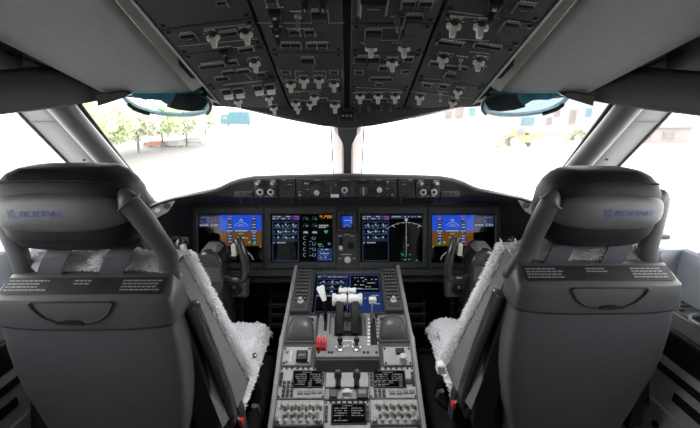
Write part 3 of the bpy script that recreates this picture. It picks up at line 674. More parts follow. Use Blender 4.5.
def engine(d, x0):
    L = 1 - x0; X = lambda a: x0 + a * L
    for k in range(2):
        for r in range(3): d.arc(X(.16 + k * .28), .1 + r * .15, .038, -30, 200, 'e_bl', .007, 14); d.line([(X(.16 + k * .28), .1 + r * .15), (X(.24 + k * .28), .09 + r * .15)], 'e_w' if r else 'e_g', .008)
        d.text(X(.1 + k * .28), .36, X(.24 + k * .28), 'e_w', .035, .05)
        for r in range(4): d.arc(X(.14 + k * .28), .5 + r * .12, .026, 60, 300 if not k else -240, 'e_w', .005, 8)
    for r in range(6): d.text(X(.27), .49 + r * .075, X(.35), 'e_c', .02, .2)
    d.text(X(.6), .02, X(1), 'e_a', .028, .05); d.text(X(.6), .06, X(.98), 'e_a', .02, .2)
    d.text(X(.58), .22, X(.88), 'e_w', .03, .02); d.text(X(.58), .26, X(.8), 'e_w', .025, .02)
    d.line([(X(.75), .35), (X(.8), .4), (X(.85), .35), (X(.75), .35)], 'e_g', .016)
    d.text(X(.55), .62, X(.68), 'e_g', .03, 0); d.text(X(.55), .67, X(.72), 'e_g', .02, .2); d.text(X(.8), .6, X(.95), 'e_c', .05, .3)
    d.rect(X(.53), .72, X(.99), .985, 'e_n')
    for r in range(6): d.text(X(.55), .735 + r * .042, X(.97), 'e_c' if r % 2 else 'e_w', .022, .45)
def nav(d, x0):
    L = 1 - x0; X = lambda a: x0 + a * L
    d.rect(X(.02), .02, X(1), .075, 'e_p'); d.frame(X(.02), .02, X(.4), .09, 'e_bl', .005); d.text(X(.05), .035, X(.95), 'e_w', .022, .5)
    cx = X(.5)
    d.arc(cx, .86, .53, 52, 128, 'e_w', .0055); d.line([(cx, .16), (cx, .86)], 'e_w', .006); d.line([(cx - .02, .1), (cx, .15), (cx + .02, .1)], 'e_w', .016)
    d.rect(cx - .02, .08, cx + .02, .12, 'e_w')
    for a in range(55, 128, 10):
        c2, s2 = math.cos(math.radians(a)), math.sin(math.radians(a)) * d.w / d.h
        d.line([(cx + .51 * c2, .86 - .51 * s2), (cx + .53 * c2, .86 - .53 * s2)], 'e_w', .008)
    for q in ((cx - .01, .48), (cx + .02, .64), (cx - .06, .84), (cx - .02, .87), (cx + .05, .84)): d.rect(q[0], q[1], q[0] + .018, q[1] + .025, 'e_g' if q[1] > .7 else 'e_w')
    d.text(X(.42), .95, X(.62), 'e_g', .022, .2); d.text(X(.8), .97, X(.86), 'e_g', .02, 0); d.line([(cx - .09, .83), (cx - .05, .87)], 'e_g', .01)
    d.line([(X(.08), .22), (X(.14), .28)], 'e_w', .01); d.line([(X(.86), .28), (X(.92), .22)], 'e_w', .01)
def display(fr, x0, y0, x1, y1, bx0, by0, bx1, by1, draw, label, name='display_unit', cat='flight display'):
    a, b = fr.px(x0, y1), fr.px(x1, y0); w, h = b[0] - a[0], b[1] - a[1]; uc, vc = (a[0] + b[0]) / 2, (a[1] + b[1]) / 2
    A, B = fr.px(bx0, by1), fr.px(bx1, by0)
    t = empty(name, label, cat, fr.mat(uc, vc, -.012))
    A = (A[0] - uc, A[1] - vc); B = (B[0] - uc, B[1] - vc)
    mb = MB()
    def rg(e, z, q): return [(A[0] + e, A[1] + e, z), (B[0] - e, A[1] + e, z), (B[0] - e, B[1] - e, z), (A[0] + e, B[1] - e, z)]
    def ig(e, z): return [(-w / 2 - e, -h / 2 - e, z), (w / 2 + e, -h / 2 - e, z), (w / 2 + e, h / 2 + e, z), (-w / 2 - e, h / 2 + e, z)]
    mb.loft([rg(.0008, 0, 0), rg(.0008, .009, 0), rg(.004, .012, 0), ig(.008, .012), ig(.002, .006), ig(.002, .001)], cap=False)
    o = mb.build('bezel', 'bezel', t)
    mb = MB()
    for sx in (-1, 1):
        for sy in (A[1] + .008, B[1] - .008): mb.lathe([(.004, .012), (.004, .0135), (0, .0135)], (sx * (w / 2 - .02), sy, 0), 8)
    mb.build('bezel_screw', 'screw', t)
    MB().box((0, 0, .002), (w + .004, h + .004, .002)).build('screen', 'scr', t)
    d = Draw(w, h, .0034); draw(d); d.mb.build('screen_symbols', SCR, t)
    return t
display(MF, 198, 215, 261.5, 262.5, 189.5, 206.5, 263.3, 269, lambda d: pfd(d, False), 'leftmost large flight display behind the left control yoke')
display(MF, 270.5, 214.5, 332.3, 261.8, 264, 206.5, 335.7, 269, lambda d: (systems(d, .02, .46), engine(d, .48)), 'large display with engine dials left of the small standby display')
display(MF, 361, 214.5, 422.5, 261.8, 358.2, 206.5, 428, 269, lambda d: (systems(d, .02, .46), nav(d, .48)), 'large display with a compass arc right of the small standby display')
display(MF, 432.3, 215, 495, 262.5, 428.6, 206.5, 503, 269, lambda d: pfd(d, True), 'rightmost large flight display behind the right control yoke')
# centre strip: standby display and gear lever panel
def stby(d):
    d.rect(.05, .05, .95, .72, 'sky'); d.rect(.05, .72, .95, .98, 'e_n'); d.arc(.5, 1.1, .38, 40, 140, 'e_w', .03); d.rect(.2, .36, .8, .4, 'e_w'); d.rect(.08, .1, .2, .68, 'e_n'); d.rect(.82, .1, .93, .68, 'e_n')
    for k in range(5): d.text(.82, .12 + k * .11, .93, 'e_w', .05, 0)
display(MF, 341, 215.5, 353, 228.5, 337.2, 211, 356.8, 232.5, stby, 'small square standby display in the centre strip', 'standby_display', 'flight display')
a = MF.px(336.3, 269); b = MF.px(357.6, 233)
t = empty('landing_gear_panel', 'narrow centre panel with a black gear lever and a round white knob', 'lever panel', MF.mat((a[0] + b[0]) / 2, (a[1] + b[1]) / 2, -.012))
w, h = b[0] - a[0] - .002, b[1] - a[1] - .001
off = lambda px, py: (MF.px(px, py)[0] - (a[0] + b[0]) / 2, MF.px(px, py)[1] - (a[1] + b[1]) / 2)
mb = MB(); mb.box((0, 0, .005), (w, h, .01), inset=.001)
u, v = off(341, 244); mb.box((u, v, .0102), (.018, .062, .001), 1)
u, v = off(351, 245.5); mb.box((u, v, .0102), (.026, .03, .001), 1)
for px, py, ww in ((347, 234.5, .03), (340, 236, .02), (352, 236, .02), (346, 254.5, .05), (340, 258.5, .012), (354, 258.5, .012)):
    u, v = off(px, py); mb.box((u, v, .0103), (ww, .004, .0008), 2)
mb.build('faceplate', ['bezel', 'gap', 'legend'], t)
mb = MB(); u, v = off(341, 246); mb.tube([(u, v + .012, .01), (u, v, .035), (u, v - .005, .05)], .005, 8); mb.build('gear_lever', 'black', t)
mb = MB(); mb.lathe([(.009, -.008), (.011, -.004), (.011, .004), (.009, .008), (0, .009)], (0, 0, 0), 14, T=Matrix.Translation((u, v - .006, .052)) @ Matrix.Rotation(math.pi / 2, 4, 'Y')); mb.build('gear_lever_wheel', 'knob', t)
mb = MB(); u, v = off(347.5, 260); mb.lathe([(.016, .01), (.016, .014), (.012, .016), (.011, .03), (.009, .033), (0, .033)], (u, v, 0), 18); mb.build('selector_knob', 'knob', t)
for px, py in ((347, 240), (353, 240)):
    mb = MB(); u, v = off(px, py); mb.box((u, v, .012), (.012, .012, .006), inset=.001); mb.build('push_button', 'guard', t)
mb = MB(); u, v = off(352.5, 246.5); mb.box((u, v, .017), (.018, .012, .014), inset=.002); mb.build('brake_selector', 'btn', t)

# ------------------------------------------------------------------ glareshield control panels
GF = Frame(P(347, 188, 1.478), (1, 0, 0), V((0, st, ct)))
def gpanel(name, x0, x1, items, label, cat='control panel', y0=178.6, y1=197.3):
    a, b = GF.px(x0, y1), GF.px(x1, y0); uc, vc = (a[0] + b[0]) / 2, (a[1] + b[1]) / 2
    t = empty(name, label, cat, GF.mat(uc, vc, 0)); mb = MB(); w, h = b[0] - a[0] - .003, b[1] - a[1]
    mb.box((0, 0, 0), (w, h, .014), 0, inset=.002); z = .0072
    later = []
    for it in items:
        k, px, py = it[:3]; u, v = GF.px(px, py); u -= uc; v -= vc
        if k == 'text': mb.box((u, v, z), (it[3] * .0041, .0022, .0006), 1)
        elif k == 'line': mb.box((u, v, z), (.0012, it[3] * .0041, .0006), 1)
        else: later.append((k, u, v, it[3] if len(it) > 3 else None))
    mb.build('faceplate', ['mcp', 'legend'], t)
    for k, u, v, q in later:
        mb = MB()
        if k == 'dial':
            mb.lathe([(.014, .006), (.014, .012), (.012, .014), (.0115, .03), (.0105, .032), (0, .032)], (u, v, 0), 20); mb.lathe([(.006, .032), (.0055, .042), (0, .042)], (u, v, 0), 14, 1); mb.build('dial_knob', ['guard', 'knob'], t)
        elif k == 'ring':
            mb.lathe([(.013, .006), (.013, .02), (.011, .022), (.008, .022), (.008, .016), (0, .016)], (u, v, 0), 20, 1); mb.lathe([(.006, .016), (.005, .026), (0, .026)], (u, v, 0), 14, 0); mb.build('ring_knob', ['black', 'knob'], t)
        elif k == 'white':
            mb.lathe([(.0105, .006), (.0105, .03), (.0095, .033), (0, .033)], (u, v, 0), 20); mb.build('white_knob', 'knobw', t)
        elif k == 'disk':
            mb.lathe([(.017, .006), (.017, .016), (.0155, .018), (0, .018)], (u, v, 0), 24, 0); mb.box((u, v, .022), (.004, .032, .008), 1); mb.build('bank_knob', ['pedd', 'knobw'], t)
        elif k == 'win':
            mb.box((u, v, .008), (q * .0041, .014, .003), 0); mb.box((u, v, .0097), (q * .0041 - .004, .01, .0006), 1); mb.build('readout_window', ['gap', 'scr'], t)
        elif k == 'bar':
            mb.box((u, v, .012), (q * .0041, .013, .012), inset=.002); mb.build('white_bar_switch', 'white', t)
        elif k == 'btn':
            qq = q or 4.5
            mb.box((u, v, .008), (qq * .0041, .0085, .008), 0, inset=.0012); mb.box((u, v + .0015, .0123), (qq * .002, .0012, .0004), 1); mb.build('push_button', ['btn', 'outline'], t)
        elif k == 'tog':
            mb.lathe([(.005, .006), (.005, .009), (.0022, .01), (.003, .024), (0, .025)], (u, v, 0), 10); mb.build('toggle_switch', 'metal', t)
    return t
def efis(s):
    g = lambda x: 347 + s * (x - 347)
    return [('dial', g(259), 184.5), ('dial', g(274), 184.5), ('ring', g(261), 192.5), ('ring', g(271.5), 192.5), ('btn', g(266.5), 184.5, 3.2), ('btn', g(266.3), 192, 2.6), ('text', g(259), 180.4, 5), ('text', g(273), 180.4, 5), ('text', g(261), 196.3, 3), ('text', g(267), 196.3, 3), ('text', g(272), 196.3, 3)]
def dsp(s):
    g = lambda x: 347 + s * (x - 347)
    return [('btn', g(x), y, 3.2) for x, y in ((284, 182), (290, 182), (284, 187), (290, 187), (287, 193), (282, 196), (292, 196.2), (281.3, 190))] + [('text', g(284), 180, 4), ('text', g(290), 184.6, 4)]
gpanel('lamp_switch_strip', 234.5, 253.5, [('btn', 239, 194, 2.6), ('btn', 244.5, 194, 2.6), ('btn', 250, 194, 2.6)], 'low strip of three tiny dark buttons left of the glareshield panels', 'switch strip', 191.3, 197.2)
gpanel('display_control_panel', 254.2, 277.8, efis(1), 'glareshield panel with four round knobs nearest the left end')
gpanel('display_select_panel', 278.3, 295.3, dsp(1), 'small glareshield button panel just left of the long central one')
gpanel('autopilot_panel', 296, 397, [('win', 317, 184, 11), ('win', 345, 183.8, 12), ('win', 363, 183, 12), ('win', 379, 183.6, 11), ('white', 317, 193.2), ('ring', 344.5, 190.6), ('disk', 363.3, 191.6), ('white', 379, 190.5), ('bar', 334.8, 196, 8),
    ('btn', 300, 182.5, 5), ('tog', 305.5, 183.5), ('tog', 308, 183.5), ('btn', 308.5, 192, 4.5), ('btn', 308.5, 196, 4.5), ('tog', 300, 195), ('btn', 327, 187, 4.5), ('btn', 327, 192, 4.5), ('btn', 327, 196, 4.5), ('btn', 326, 181.5, 3.5), ('tog', 335.5, 185),
    ('btn', 346, 196.3, 6), ('btn', 353.5, 187, 2.6), ('btn', 370.5, 196, 4.5), ('btn', 379, 196.3, 5), ('btn', 386.5, 191.5, 5), ('btn', 387, 196, 4.5), ('tog', 392, 195), ('btn', 392.5, 182.5, 4), ('tog', 387, 182), ('btn', 394, 190, 2.6),
    ('text', 317, 180.2, 7), ('text', 345, 180.2, 7), ('text', 363, 180.2, 4), ('text', 379, 180.2, 6), ('text', 308, 189.5, 4), ('text', 344, 195, 4), ('text', 300, 192, 4), ('text', 387, 188.8, 4), ('line', 312, 188, 14), ('line', 331, 188, 12), ('line', 352, 190, 8)],
       'long central glareshield panel with readout windows and a white bar switch', 'autopilot panel')
gpanel('display_select_panel', 398, 415, dsp(-1), 'small glareshield button panel just right of the long central one')
gpanel('display_control_panel', 415.6, 439.6, efis(-1), 'glareshield panel with four round knobs nearest the right end')
gpanel('lamp_switch_strip', 440.3, 459.5, [('btn', 444, 194, 2.6), ('btn', 449.5, 194, 2.6), ('btn', 455, 194, 2.6)], 'low strip of three tiny dark buttons right of the glareshield panels', 'switch strip', 191.3, 197.2)
# little hooks under the hood
for s in (-1, 1):
    for x in (241, 252, 259, 293, 300):
        p = P(x, 200.5, 1.5); p = p if s < 0 else mx(p)
        o = MB().tube([p + V((0, .01, .004)), p, p + V((0, -.004, -.008)), p + V((0, .004, -.012))], .003, 6).build('hood_clip', 'bezel'); o.parent = gs
# panel-end lamp plates
for s, nm in ((-1, 'left'), (1, 'right')):
    ff = Frame(P(160, 209, 1.33) if s < 0 else mx(P(160, 209, 1.33)), V((.83, -s * -.0 + .45 * (-s) * (1 if s < 0 else 1), .2 * -s)), UP)
    ff = Frame(P(160, 210, 1.318) if s < 0 else mx(P(160, 210, 1.318)), (P(176, 202.5, 1.35) - P(145, 217, 1.285)) if s < 0 else (mx(P(145, 217, 1.285)) - mx(P(176, 202.5, 1.35))), UP)
    t = empty('lamp_plate', 'slim grey plate with round fittings under the %s end of the hood' % nm, 'light fitting', ff.mat())
    pl = [(-.066, -.012), (-.06, -.022), (-.04, -.022), (.02, -.018), (.058, .004), (.066, .018), (.05, .02), (-.056, .016), (-.066, .004)]
    pl = [(x * (-s), y) for x, y in pl]
    mb = MB(); mb.prism(pl, -.012, .006); mb.build('plate', 'side', t, bevel=.003)
    for x, y, r, m in ((-.045, -.003, .0105, 'black'), (.026, .003, .009, 'guard')):
        mb = MB(); mb.lathe([(r * 1.35, .005), (r * 1.35, .009), (r, .01), (r, .017), (0, .017)], (x * -s, y, 0), 16); mb.build('round_fitting', m, t)
    mb = MB(); mb.lathe([(.011, .005), (.011, .009), (.008, .014), (0, .016)], (-.01 * -s, .004, 0), 16, sy=.8); mb.build('lamp_lens', 'white', t)
# air outlets
for s, nm, pp in ((-1, 'left', P(179, 246, 1.5)), (1, 'right', P(509, 246, 1.5))):
    ff = Frame(pp, V((1, .25 * s, 0)), UP)
    t = empty('air_outlet', 'round swivelling air outlet at the %s end of the instrument panel' % nm, 'air vent', ff.mat())
    mb = MB(); mb.box((-s * -.03, -.004, -.03), (.075, .08, .05), inset=.01); mb.build('outlet_body', 'yokeg' if s < 0 else 'panel', t, bevel=.008)
    mb = MB(); mb.lathe([(.03, -.02), (.034, 0), (.033, .008), (.026, .012), (.024, .004), (.0, .004)], n=20); mb.build('ball_ring', 'black', t)
    mb = MB(); mb.lathe([(.022, .004), (.02, .016), (.012, .02), (.011, .012), (0, .012)], n=16); mb.build('nozzle', 'black', t)
    mb = MB(); mb.lathe([(.009, .014), (.009, .022), (.005, .026), (0, .026)], (.0, .003, 0), 12); mb.build('nozzle_knob', 'white' if s < 0 else 'knobw', t)
for s in (-1, 1):
    g = (lambda p: p) if s < 0 else mx
    for x, y in ((172, 240), (188, 262), (186, 240)):
        p = g(P(x, y, 1.56))
# small round-knob boxes under the outer displays
for s, nm in ((-1, 'left'), (1, 'right')):
    pp = P(236, 288, 1.6) if s < 0 else P(457, 288, 1.6)
    t = empty('lower_switch_box', 'small grey box with a black rotary knob under the %s outer display' % nm, 'switch box', Frame(pp, (1, 0, 0), UP).mat())
    mb = MB(); mb.box((0, 0, -.03), (.085, .085, .06), inset=.004)
    for a in (-1, 1):
        for b in (-1, 1): mb.lathe([(.004, 0), (.004, .002), (0, .002)], (a * .034, b * .034, 0), 8)
    mb.build('box_body', 'pedd', t)
    mb = MB(); mb.lathe([(.027, 0), (.027, .006), (.022, .008), (.02, .024), (0, .024)], (0, -.004, 0), 20); mb.build('rotary_knob', 'black', t)
    mb = MB(); mb.lathe([(.007, .024), (.006, .034), (0, .035)], (0, .008, 0), 12); mb.build('knob_pin', 'metal', t)

# ------------------------------------------------------------------ control yokes
def yoke(s, nm):
    ox = P(214, 264, 1.45) if s < 0 else mx(P(214, 264, 1.45))
    t = empty('control_yoke', 'black control yoke on its column in front of the %s pilot seat' % nm, 'control yoke', V((ox.x, ox.y, 0)))
    z = ox.z; k = -s   # +k is inboard
    # hub: wedge with a rounded crown, turned toward the pilot
    mb = MB()
    def prof(y, sc, dz=0): return [(sc * x * .8, y, z + dz + h * .92) for x, h in ((-.062, -.08), (-.07, -.02), (-.066, .03), (-.048, .066), (-.02, .083), (.02, .083), (.048, .066), (.066, .03), (.07, -.02), (.062, -.08), (.03, -.1), (-.03, -.1))]
    mb.loft([prof(-.055, .86, -.012), prof(-.045, .97), prof(.04, 1, .006), prof(.06, .9, .006)])
    mb.build('hub', 'yoke', t, bevel=.006)
    mb = MB(); mb.loft([[(-.036, -.045, z + .06), (.036, -.045, z + .06), (.04, .03, z + .068), (-.04, .03, z + .068)], [(-.02, -.04, z + .076), (.02, -.04, z + .076), (.022, .03, z + .086), (-.022, .03, z + .086)]]); mb.build('hub_lit_top', 'yoke_lit', t, bevel=.004)  # top of the hub coloured lighter for the light falling on it
    mb = MB(); mb.box((0, -.058, z - .02), (.08, .006, .06), inset=.002); mb.build('clip_plate', 'pedd', t)
    for q in (-1, 1):
        x = q
        path = smooth_path([(x * .03, .0, z - .056), (x * .08, -.012, z - .06), (x * .115, -.02, z - .054), (x * .134, -.028, z - .02), (x * .132, -.03, z + .04), (x * .118, -.024, z + .09), (x * .106, -.012, z + .115)], 5)
        n = len(path); mb = MB(); mb.tube(path, [.017 if i < n * .35 else .018 + .002 * math.sin(i) * 0 for i in range(n - 2)] + [.0165, .011], 12, flat=1.0, ref=(0, 1, 0)); mb.build('horn', 'yoke', t)
        mb = MB(); mb.box((x * .098, -.034, z + .075), (.018, .022, .05), inset=.006); mb.build('thumb_switch', 'knobw', t, bevel=.004)
    mb = MB(); mb.tube([(0, .01, z - .06), (0, .05, z - .2), (0, .1, .35), (0, .12, .03)], [.05, .042, .04, .05], 14); mb.build('column', 'yoke', t)
    mb = MB(); mb.lathe([(.11, 0), (.11, .02), (.07, .05), (.05, .1)], (0, .12, 0), 16); mb.build('column_boot', 'foot', t)
    t.rotation_euler = (0, 0, 0)
yoke(-1, 'left'); yoke(1, 'right')
# rudder pedals
for s, nm in ((-1, 'left'), (1, 'right')):
    for q in (-1, 1):
        x = s * .47 + q * .13
        t = empty('rudder_pedal', '%s rudder pedal deep in the footwell of the %s pilot' % ('inboard' if q == -s else 'outboard', nm), 'pedal', (x, 1.66, 0))
        mb = MB()
        for k in range(4): mb.box((0, -.02 + .012 * k, .3 + .05 * k), (.13, .014, .022), inset=.003)
        for e in (-.058, .058): mb.tube([(e, -.025, .28), (e, .03, .48)], .008, 6)
        mb.build('foot_plate', 'panel', t)
        mb = MB(); mb.tube([(0, .02, .32), (0, .1, .2), (0, .14, .0)], .018, 8); mb.build('pedal_arm', 'foot', t)
# ------------------------------------------------------------------ pedestal
pA, pB = P(347, 266, 1.70), P(347, 340, 1.33)
FP = Frame(P(347, 300, (1.70 + 0) and 1.5), (1, 0, 0), pA - pB)
FP = Frame(pB, (1, 0, 0), pA - pB)
pC = P(347, 428, 1.12)
pB2 = P(347, 345, 1.305)
AP = Frame(pB2, (1, 0, 0), pB2 - pC)
hw = .243
t = empty('pedestal', 'grey centre pedestal between the two seats with raised edge rails', 'pedestal', V((0, pB.y, 0)))
inv = Matrix.Translation(-V((0, pB.y, 0)))
fl = FP.px(347, 268)[1]; al = AP.px(347, 470)[1]
prof = [FP.w(0, fl, -.012), FP.w(0, 0, -.012), AP.w(0, 0, -.012), AP.w(0, al, -.012)]
mb = MB()
bot = [V((0, prof[0].y, .0)), V((0, prof[1].y, 0)), V((0, prof[2].y, 0)), V((0, prof[3].y, 0))]
rings = []
for x, ins in ((-hw + .008, 0), (hw - .008, 0)):
    rings.append([p + V((x, 0, 0)) for p in prof] + [p + V((x * .9, 0, 0)) for p in reversed([bot[0], bot[3]])])
mb.loft(rings, T=inv); mb.build('body', 'pedd', t)
for s in (-1, 1):
    mb = MB(); rr = []
    for p, e in ((FP.w(0, fl, 0), 0), (FP.w(0, .02, 0), 0), (FP.w(0, -.0, 0), .003), (AP.w(0, -.01, 0), 0), (AP.w(0, al, 0), 0)):
        x = s * (hw + e)
        rr.append([p + V((x - s * .012, 0, -.03)), p + V((x - s * .012, 0, .012)), p + V((x - s * .009, 0, .016)), p + V((x + s * .001, 0, .014)), p + V((x + s * .004, 0, .006)), p + V((x + s * .002, 0, -.16))])
    mb.loft(rr, T=inv); mb.build('edge_rail', 'rail', t)

# lower centre display
lf = lambda d: (d.rect(0, 0, 1, 1, 'scr'), systems(d, .02, .5), d.rect(.52, .0, 1, 1, 'e_n'), d.rect(.55, .05, .98, .5, 'scr'), [d.text(.57 + .2 * (k % 2), .1 + k * .05, .76 + .2 * (k % 2), 'e_w', .022, .4) for k in range(7)], d.rect(.57, .42, .96, .43, 'e_w'), [d.text(.56, .58 + k * .07, .96, 'e_w', .022, .65) for k in range(4)], d.rect(.02, 0, 1, .05, 'e_p'))
display(FP, 312, 272.5, 379, 311, 309.6, 268.5, 380.2, 315.5, lf, 'tilted display low in the centre behind the thrust levers')

def panel_at(fr, name, label, cat, x0, y0, x1, y1, n=0, u=None):
    """root at the middle of a plate; returns helpers in local metres"""
    a, b = fr.px(x0, y1), fr.px(x1, y0)
    if u: a = (u[0], a[1]); b = (u[1], b[1])
    uc, vc = (a[0] + b[0]) / 2, (a[1] + b[1]) / 2
    t = empty(name, label, cat, fr.mat(uc, vc, n))
    return t, b[0] - a[0], b[1] - a[1], (lambda px, py: (fr.px(px, py)[0] - uc, fr.px(px, py)[1] - vc))
for s, nm in ((-1, 'left'), (1, 'right')):
    g = lambda x: 347 + s * (x - 347)
    hi, lo = (.228, .146)
    us = (-.229, -.155) if s < 0 else (.155, .229)
    t, w, h, L = panel_at(FP, 'keypad_unit', 'tall narrow keypad unit %s of the low centre display' % nm, 'keypad', g(290), 270, g(307), 312, 0, us)
    mb = MB(); mb.box((0, 0, 0), (w, h, .02), inset=.003); mb.build('faceplate', 'pedd', t)
    mb = MB()
    for r in range(9):
        vv = h / 2 - .02 - r * h * .085
        for c in range(4 if 1 < r < 8 else 3):
            nn = 4 if 1 < r < 8 else 3
            mb.box(((c - (nn - 1) / 2) * w * .72 / nn, vv, .012), (w * .56 / nn, h * .055, .008), 0, inset=.001)
            mb.box(((c - (nn - 1) / 2) * w * .72 / nn, vv, .0163), (w * .3 / nn, .004, .0005), 1)
    mb.build('keypad', ['key', 'legend'], t)
    mb = MB(); vv = -h / 2 + .052; mb.lathe([(.013, .01), (.013, .014), (.008, .016), (.007, .03), (0, .031)], (0, vv, 0), 14); mb.box((0, vv - .026, .0105), (w * .6, .016, .002), 1); mb.build('cursor_knob', ['knobw', 'guard'], t)
    # cursor control palm rest
    us = (-.229, -.118) if s < 0 else (.118, .229)
    t, w, h, L = panel_at(FP, 'cursor_control', 'rounded grey palm rest for cursor control on the %s of the throttle block' % nm, 'cursor control', g(287), 315.5, g(317), 341, 0, us)
    mb = MB(); mb.box((0, 0, -.004), (w, h, .012), inset=.003)
    for q in (-.042, -.014, .014, .042): mb.box((q * .82, h / 2 - .016 - (.008 if abs(q) > .03 else 0), .005), (.017, .011, .008), 1, inset=.002)
    mb.build('base_plate', ['ped_shaded', 'key'], t)
    mb = MB(); rr = []
    for f, wd, ht in ((.62, .5, .004), (.5, .66, .03), (.25, .8, .048), (-.1, .92, .05), (-.5, 1, .038), (-.8, 1.02, .018), (-.97, 1.02, .003)):
        ring = []
        for k in range(13):
            a = math.pi * k / 12; ring.append((-math.copysign(abs(math.cos(a)) ** .7, math.cos(a)) * wd * w * .46, f * h * .5, ht * math.sin(a) ** .6 + .001))
        rr.append(ring)
    mb.loft(rr); mb.build('palm_rest', 'palm', t, ang=60)

# ------------------------------------------------------------------ throttle quadrant
q0, q1, q2, q3 = P(347, 313, 1.43), P(347, 318, 1.375), P(347, 338, 1.29), P(347, 356.5, 1.222)
QT = Frame(q2, (1, 0, 0), q1 - q2); QL = Frame(q3, (1, 0, 0), q2 - q3)
qb = V((0, q3.y + .012, 0))
T0 = V((0, q3.y, q3.z))
quad_root = empty('throttle_quadrant', 'grey throttle block with white thrust levers in the middle of the pedestal', 'throttle quadrant', T0)
inv = Matrix.Translation(-T0)
qhw = abs(QL.px(315.5, 350)[0])
pf = [V((0, p.y, p.z)) for p in (q0, q1, q2, q3)] + [V((0, q3.y + .004, q3.z - .055)), V((0, q0.y, q0.z - .06))]
mb = MB(); mb.loft([[p + V((x, 0, 0)) for p in pf] for x in (-qhw, qhw)], T=inv)
mb.build('housing', 'ped_shaded', quad_root, bevel=.004)
mb = MB()
mb.box((0, q3.y - .003, q3.z - .034), (2 * qhw - .006, .006, .05), T=inv, inset=.001); mb.build('lower_face', 'pedd', quad_root)
def qw(fr, px, py, n=0): u, v = fr.px(px, py); return fr.w(u, v, n)
def on(fr, px0, py0, px1, py1, n0, n1, mi=0, mbx=None):
    a, b = fr.px(px0, py1), fr.px(px1, py0)
    mbx.loft([[fr.w(a[0], a[1], n) , fr.w(b[0], a[1], n), fr.w(b[0], b[1], n), fr.w(a[0], b[1], n)] for n in (n0, n1)], mi, inv)
mb = MB()
on(QT, 323.5, 314, 327.8, 331, .001, .0015, 0, mb); on(QT, 334, 317, 362, 336, .001, .0015, 0, mb); on(QT, 371, 318, 375, 345, .001, .0015, 0, mb); on(QL, 370.8, 338, 374.8, 345, .001, .0015, 0, mb)
on(QT, 343.5, 324, 354, 333, .0015, .012, 1, mb)
for k in range(8): on(QT if k < 6 else QL, 368 - k * .1, 318.5 + k * 3.6, 370.4 - k * .1, 320.6 + k * 3.6, .001, .0016, 2, mb)
for k in range(8): on(QT if k < 6 else QL, 377, 319 + k * 3.4, 378.5, 320 + k * 3.4, .001, .0016, 2, mb)
for x, y, w in ((347, 341, 14), (340, 342.5, 5), (354, 342.5, 5), (347, 346, 4)): on(QL, x - w / 2, y - .5, x + w / 2, y + .4, .001, .0016, 2, mb)
on(QT, 329, 313.5, 331.5, 334, .001, .003, 3, mb); on(QT, 363.5, 316, 365.5, 336, .001, .003, 3, mb)
mb.build('slot_markings', ['gap', 'pedd', 'white', 'pedd'], quad_root)
mb = MB()
for x, y in ((318.5, 342), (318.5, 352.5), (329, 352.5), (332, 352.5), (364, 352.5), (376.5, 352.5), (368, 352.5), (378, 340)):
    o = qw(QL, x, y); T = inv @ Frame(o, QL.u, QL.v).mat(); mb = MB(); mb.lathe([(.0045, 0), (.0045, .0025), (0, .0025)], n=8, T=T); mb.build('screw', 'screw', quad_root)
# thrust levers
for s in (-1, 1):
    lx = .0275 * s
    base = qw(QT, 347, 330); base.x = 0
    hp = P(347, 299.5, 1.365); hp.x = 0
    lv = MB(); rr = []
    up = (hp - base); n = up.normalized(); tn = V((0, n.z, -n.y))
    for f, wd in ((-.15, .03), (.35, .03), (.75, .022), (1.0, .014)):
        c = base + up * f; rr.append([c + tn * wd + V((lx - .0145, 0, 0)), c + tn * wd + V((lx + .0145, 0, 0)), c - tn * wd + V((lx + .0145, 0, 0)), c - tn * wd + V((lx - .0145, 0, 0))])
    lv.loft(rr, T=inv); o = lv.build('thrust_lever', 'levb', quad_root, bevel=.003)
    Tm = inv @ Matrix.Translation(hp + V((lx + s * .0005, 0, 0))) @ Matrix.Rotation(math.pi / 2, 4, 'Y')
    hm = MB(); pr = [(0, -.0265), (.015, -.0265), (.0215, -.022), (.0215, -.008), (.0185, 0), (.019, .012), (.0245, .022), (.021, .0285), (0, .0275)]
    if s < 0: pr = [(r, -z) for r, z in reversed(pr)]
    hm.lathe(pr, n=18, T=Tm, sx=1.05); hm.build('lever_grip', 'white', o)
    # reverser lever behind
    hp2 = P(347, 290.5, 1.40); hp2.x = 0
    Tm = inv @ Matrix.Translation(hp2 + V((lx * .62, 0, 0))) @ Matrix.Rotation(math.pi / 2, 4, 'Y')
    hm = MB(); pr = [(0, -.016), (.010, -.016), (.0125, -.012), (.0095, 0), (.0125, .012), (.010, .0165), (0, .0165)]; hm.lathe(pr, n=14, T=Tm); r2 = hm.build('reverse_lever_grip', 'white', quad_root)
    mb = MB(); mb.tube([hp2 + V((lx * .62, 0, 0)), hp2 + V((lx * .7, -.008, -.03)), hp + V((lx * .8, .02, -.05))], .006, 6, T=inv); mb.build('reverse_lever_arm', 'black', r2)
mb = MB(); mb.box(tuple((base + (hp - base) * .4) + V((0, -.0, 0))), (.0035, .05, .1), T=inv); mb.build('lever_divider', 'guard', quad_root)
